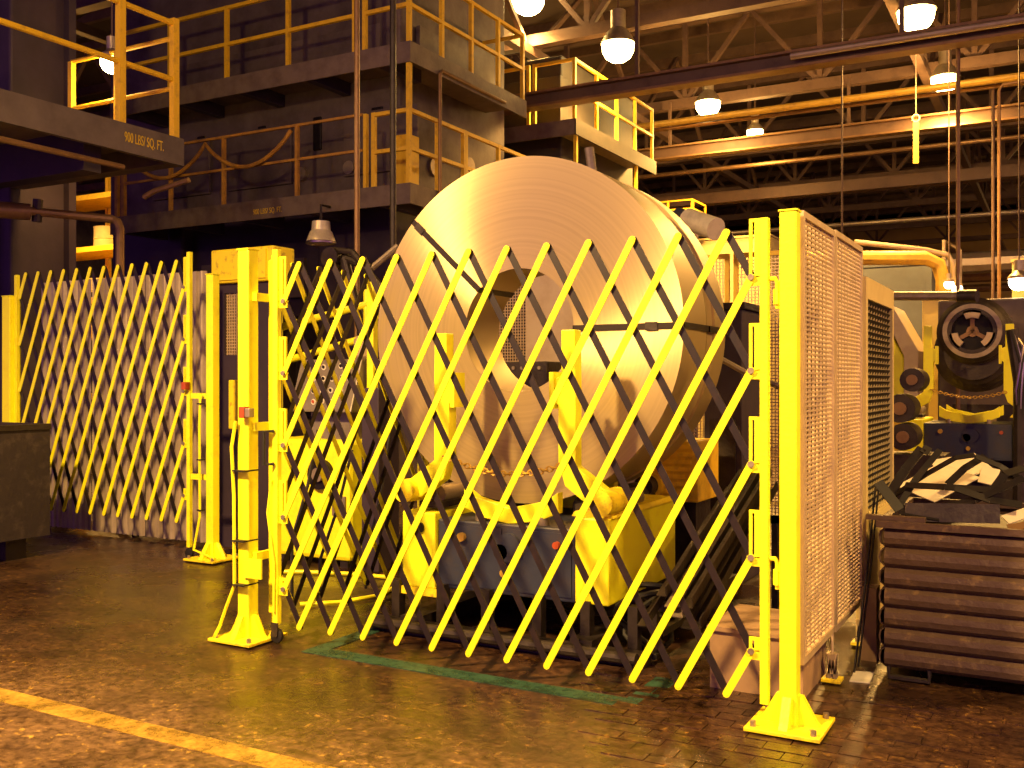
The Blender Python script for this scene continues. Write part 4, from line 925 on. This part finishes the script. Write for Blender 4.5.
xrun('overhead_duct', 'dark box duct in third row crossing the hall', 'duct', (640, 200), (1020, 178), 26.0, -14, 26, 0, 'truss', (.2, .14))
xrun('overhead_pipe', 'light pipe far back below the dark duct', 'pipe', (700, 228), (1020, 220), 34, -16, 30, .08, 'pipe_light')
xrun('overhead_pipe', 'brown pipe in front of the dark duct', 'pipe', (660, 168), (1020, 145), 24.5, -10, 24, .05, 'pipe_brown')
# hanging strap, and cables dropping from the roof
q = at(916, 140, 17.0)
hs = thing('hanging_strap', 'yellow sling hanging from overhead beam at upper right', 'strap', (q.x, q.y, q.z))
MB().bar((q.x, q.y, q.z + .35), (q.x, q.y, q.z - .40), .09, .03, (0, 1, 0)).build('sling', 'pipe_yellow', hs); MB().torus((q.x, q.y, q.z + .37), .06, .02, Matrix.Rotation(math.pi/2, 3, 'X')).build('ring', 'steel_grey', hs)
MB().tube([(q.x, q.y, q.z + .4), (q.x, q.y, 10.5)], .012, 6).build('cord', 'truss', hs)
for i, (px, d, mt) in enumerate(((842, 15.5, 'truss'), (958, 14.0, 'pipe_brown'), (993, 18.4, 'truss'), (999, 17.8, 'pipe_brown'))):
    q = at(px, 260, d)
    tag(MB().tube([(q.x, q.y, 0 if i else 2.8), (q.x, q.y, 10.26)] if i < 2 else [(q.x, q.y, 0), (q.x, q.y, at(px, 85, d).z - .1), (q.x + .06, q.y, at(px, 85, d).z), (q.x + 3, q.y, at(px, 78, d).z)], .03 if i else .015, 7).build('drop_conduit', mt, None, True, origin=(q.x, q.y, 0)),
        ('thin dark cable dropping from roof above the mesh fence', 'straight brown conduit dropping from roof above the background reel', 'dark bent conduit at right just behind another bent one', 'brown bent conduit at right with elbow under the roof')[i], 'conduit')

# ------------------------------------------------------------------ right background
def far_box(name, label, cat, px0, py0, px1, py1, d, depth, mt, ground=True, parts=True):
    a = at(px0, py0, d); Yp = a.y; b = onY(px1, py1, Yp)
    t = thing(name, label, cat, ((a.x + b.x) / 2, Yp + depth / 2, 0))
    z0_ = 0 if ground else b.z
    B(a.x, b.x, Yp, Yp + depth, z0_, a.z).build('body', mt, t, bevel=.02)
    wd = b.x - a.x; hz = a.z - z0_
    B(a.x + wd*.1, b.x - wd*.1, Yp - .02, Yp, a.z - hz*.45, a.z - hz*.08).build('panel', mt, t)
    B(a.x - .02, b.x + .02, Yp - .03, Yp + depth + .02, a.z, a.z + .05).build('top', mt, t)
    return t
far_box('blue_booth', 'dull blue metal booth behind louvred guard in background', 'booth', 862, 268, 932, 380, 20, 2.5, 'wall_blue')
far_box('cream_cabinet', 'cream electrical cabinet left of the background reel', 'cabinet', 922, 300, 952, 380, 16.5, .8, 'cream')
far_box('cream_cabinet', 'tall cream cabinet at the right picture edge', 'cabinet', 1012, 262, 1060, 420, 17.2, .8, 'cream')
far_box('cream_cabinet', 'wide cream cabinet far behind the background reel', 'cabinet', 985, 302, 1012, 380, 21, .8, 'cream')
far_box('cream_cabinet', 'low yellow cream cabinet behind mesh fence at right', 'cabinet', 640, 245, 770, 380, 26, 1.0, 'cream')
# yellow machine hood beside the louvred guard
a = at(884, 318, 14.6); b_ = at(904, 405, 14.6)
hm = thing('hooded_machine', 'yellow hooded machine beside louvred guard in background', 'machine', ((a.x+b_.x)/2, a.y + .5, 0))
xa, xb = a.x - .5, b_.x
MB().prism([(xa, 1.25), (xb + .02, 1.25), (xb + .02, 1.95), (xb - .28, 2.55), (xa, 2.55)], 'y', a.y, a.y + 1.2).build('hood', 'yellow', hm, bevel=.02)
MB().prism([(xb + .02, 1.05), (xb + .22, 1.05), (xb + .22, 2.05), (xb - .14, 2.72), (xb - .26, 2.6), (xb + .02, 1.98)], 'y', a.y - .05, a.y + 1.2).build('hood_rim', 'tan_panel', hm, bevel=.01)
B(xa, xb + .1, a.y + .05, a.y + 1.1, 0, 1.25).build('base', 'rail_yellow', hm)
B(xa + .1, xb - .05, a.y - .015, a.y + .0, 1.32, 1.40).build('ledge', 'yellow', hm)
mt_ = thing('pump_motor', 'dark round pump motors stacked left of the background cradle', 'motor', (at(915, 440, 11.2).x, at(915, 440, 11.2).y, 0))
for px, py, r in ((915, 380, .13), (903, 408, .16), (906, 436, .15)):
    q = at(px, py, 11.2); MB().cyl((q.x, q.y - .25, q.z), r, .5, 'y', 18).build('motor_body', 'dark_steel', mt_, True); MB().cyl((q.x, q.y - .29, q.z), r * .45, .05, 'y', 12).build('motor_cap', 'pipe_brown', mt_, True)
q = at(908, 440, 11.2); B(q.x - .4, q.x + .4, q.y - .2, q.y + .4, 0, q.z - .15).build('motor_stand', 'dark_steel', mt_)
# pipe arm above the background machine
q = at(972, 296, 11.6); q2 = at(880, 296, 12.4)
pa_ = thing('boom_pipe', 'grey horizontal boom pipe above the background reel', 'pipe', (q2.x, q2.y, q2.z))
MB().tube([q2, q], .055, 10).build('pipe', 'steel_grey', pa_, True); MB().tube([q - (q - q2).normalized() * .15, q + (q - q2).normalized() * .06], .075, 12).build('end_joint', 'dark_steel', pa_, True)
MB().tube([q2, (q2.x, q2.y, 0)], .06, 8).build('mast', 'steel_grey', pa_, True)
# bent pipes rising in the background
for i, (pts, d, r, mt) in enumerate((([(800, 258), (925, 258), (938, 264), (943, 280), (943, 420)], 17.9, .13, 'pipe_yellow'), ([(855, 242), (925, 250), (948, 255), (953, 265), (953, 420)], 18.3, .05, 'pipe_light'), ([(944, 330), (944, 240), (960, 250), (961, 420)], 19.0, .035, 'steel_grey'))):
    q = [at(*p_, d) for p_ in pts]
    q[-1].z = 0
    if i == 2: q = q[1:]; q.insert(0, Vector((q[0].x, q[0].y, 0)))
    tag(MB().tube(q, r, 10).build('bent_pipe', mt, None, True, origin=(q[-1].x, q[-1].y, 0)), ('thick yellow brown bent pipe left of the background reel', 'thin light bent pipe just above the thick bent pipe', 'small grey pipe hoop behind the thick bent pipe')[i], 'pipe')
xrun('overhead_duct', 'large shiny round duct far back above the background reel', 'duct', (900, 265), (1020, 262), 30, -14, 30, .30, 'pipe_light')
xrun('overhead_duct', 'second round duct beneath the large shiny one', 'duct', (900, 277), (1020, 275), 31, -14, 30, .20, 'pipe_brown')
xrun('overhead_pipe', 'brown far pipe below the round ducts', 'pipe', (900, 290), (1020, 288), 33, -12, 30, .12, 'pipe_brown')
for i, (px, py, d, sc_) in enumerate(((949, 284, 17, .30), (957, 288, 18.2, .34), (1019, 281, 14.2, .5))):
    q = at(px, py, d)
    highbay(q, ('tiny task lamp above the background reel, left of a pair', 'tiny task lamp above the background reel, right of a pair', 'bright task lamp at the right edge of the picture')[i], sc_, (60, 60, 160)[i], q.z + .6, 'bulb_white')
q = at(1010, 375, 11.4)
ro = thing('hose_stand', 'dark hose bundle beside right arm of background cradle', 'machine', (q.x, q.y, 0))
MB().tube([(q.x + .1, q.y, 0), (q.x + .1, q.y, 1.6), (q.x + .02, q.y, 2.2)], .07, 10).build('column', 'dark_steel', ro, True)
for k in range(4): MB().tube([(q.x + .02, q.y - .03*k, 2.2), (q.x + .14, q.y - .06, 2.0 - .1*k), (q.x + .06 + .03*k, q.y - .08, 1.5), (q.x + .1, q.y, 1.1 - .1*k)], .016, 6).build('hose', 'rubber' if k % 2 else 'steel_bright', ro, True)
far_box('yellow_guard_box', 'yellow guard box at the right edge beside the background cradle', 'box', 1016, 335, 1060, 420, 15.4, .7, 'yellow')
# small far platform rails above the coil
q = at(668, 219, 24); fp = thing('far_platform', 'small distant platform with yellow railing above the coil', 'platform', (q.x, q.y, 0))
B(q.x - 1.2, q.x + .6, q.y, q.y + 1, q.z - .1, q.z).build('deck', 'deck', fp); railing(fp, (q.x - 1.2, q.y, q.z), (q.x + .6, q.y, q.z), .42, 4, r=.02)
railing(fp, (q.x + .6, q.y + .08, q.z), (q.x + .6, q.y + 1, q.z), .42, 2, r=.02)
for x in (q.x - 1.1, q.x + .5): B(x, x + .12, q.y + .3, q.y + .42, 0, q.z - .1).build('leg', 'press_dark', fp)
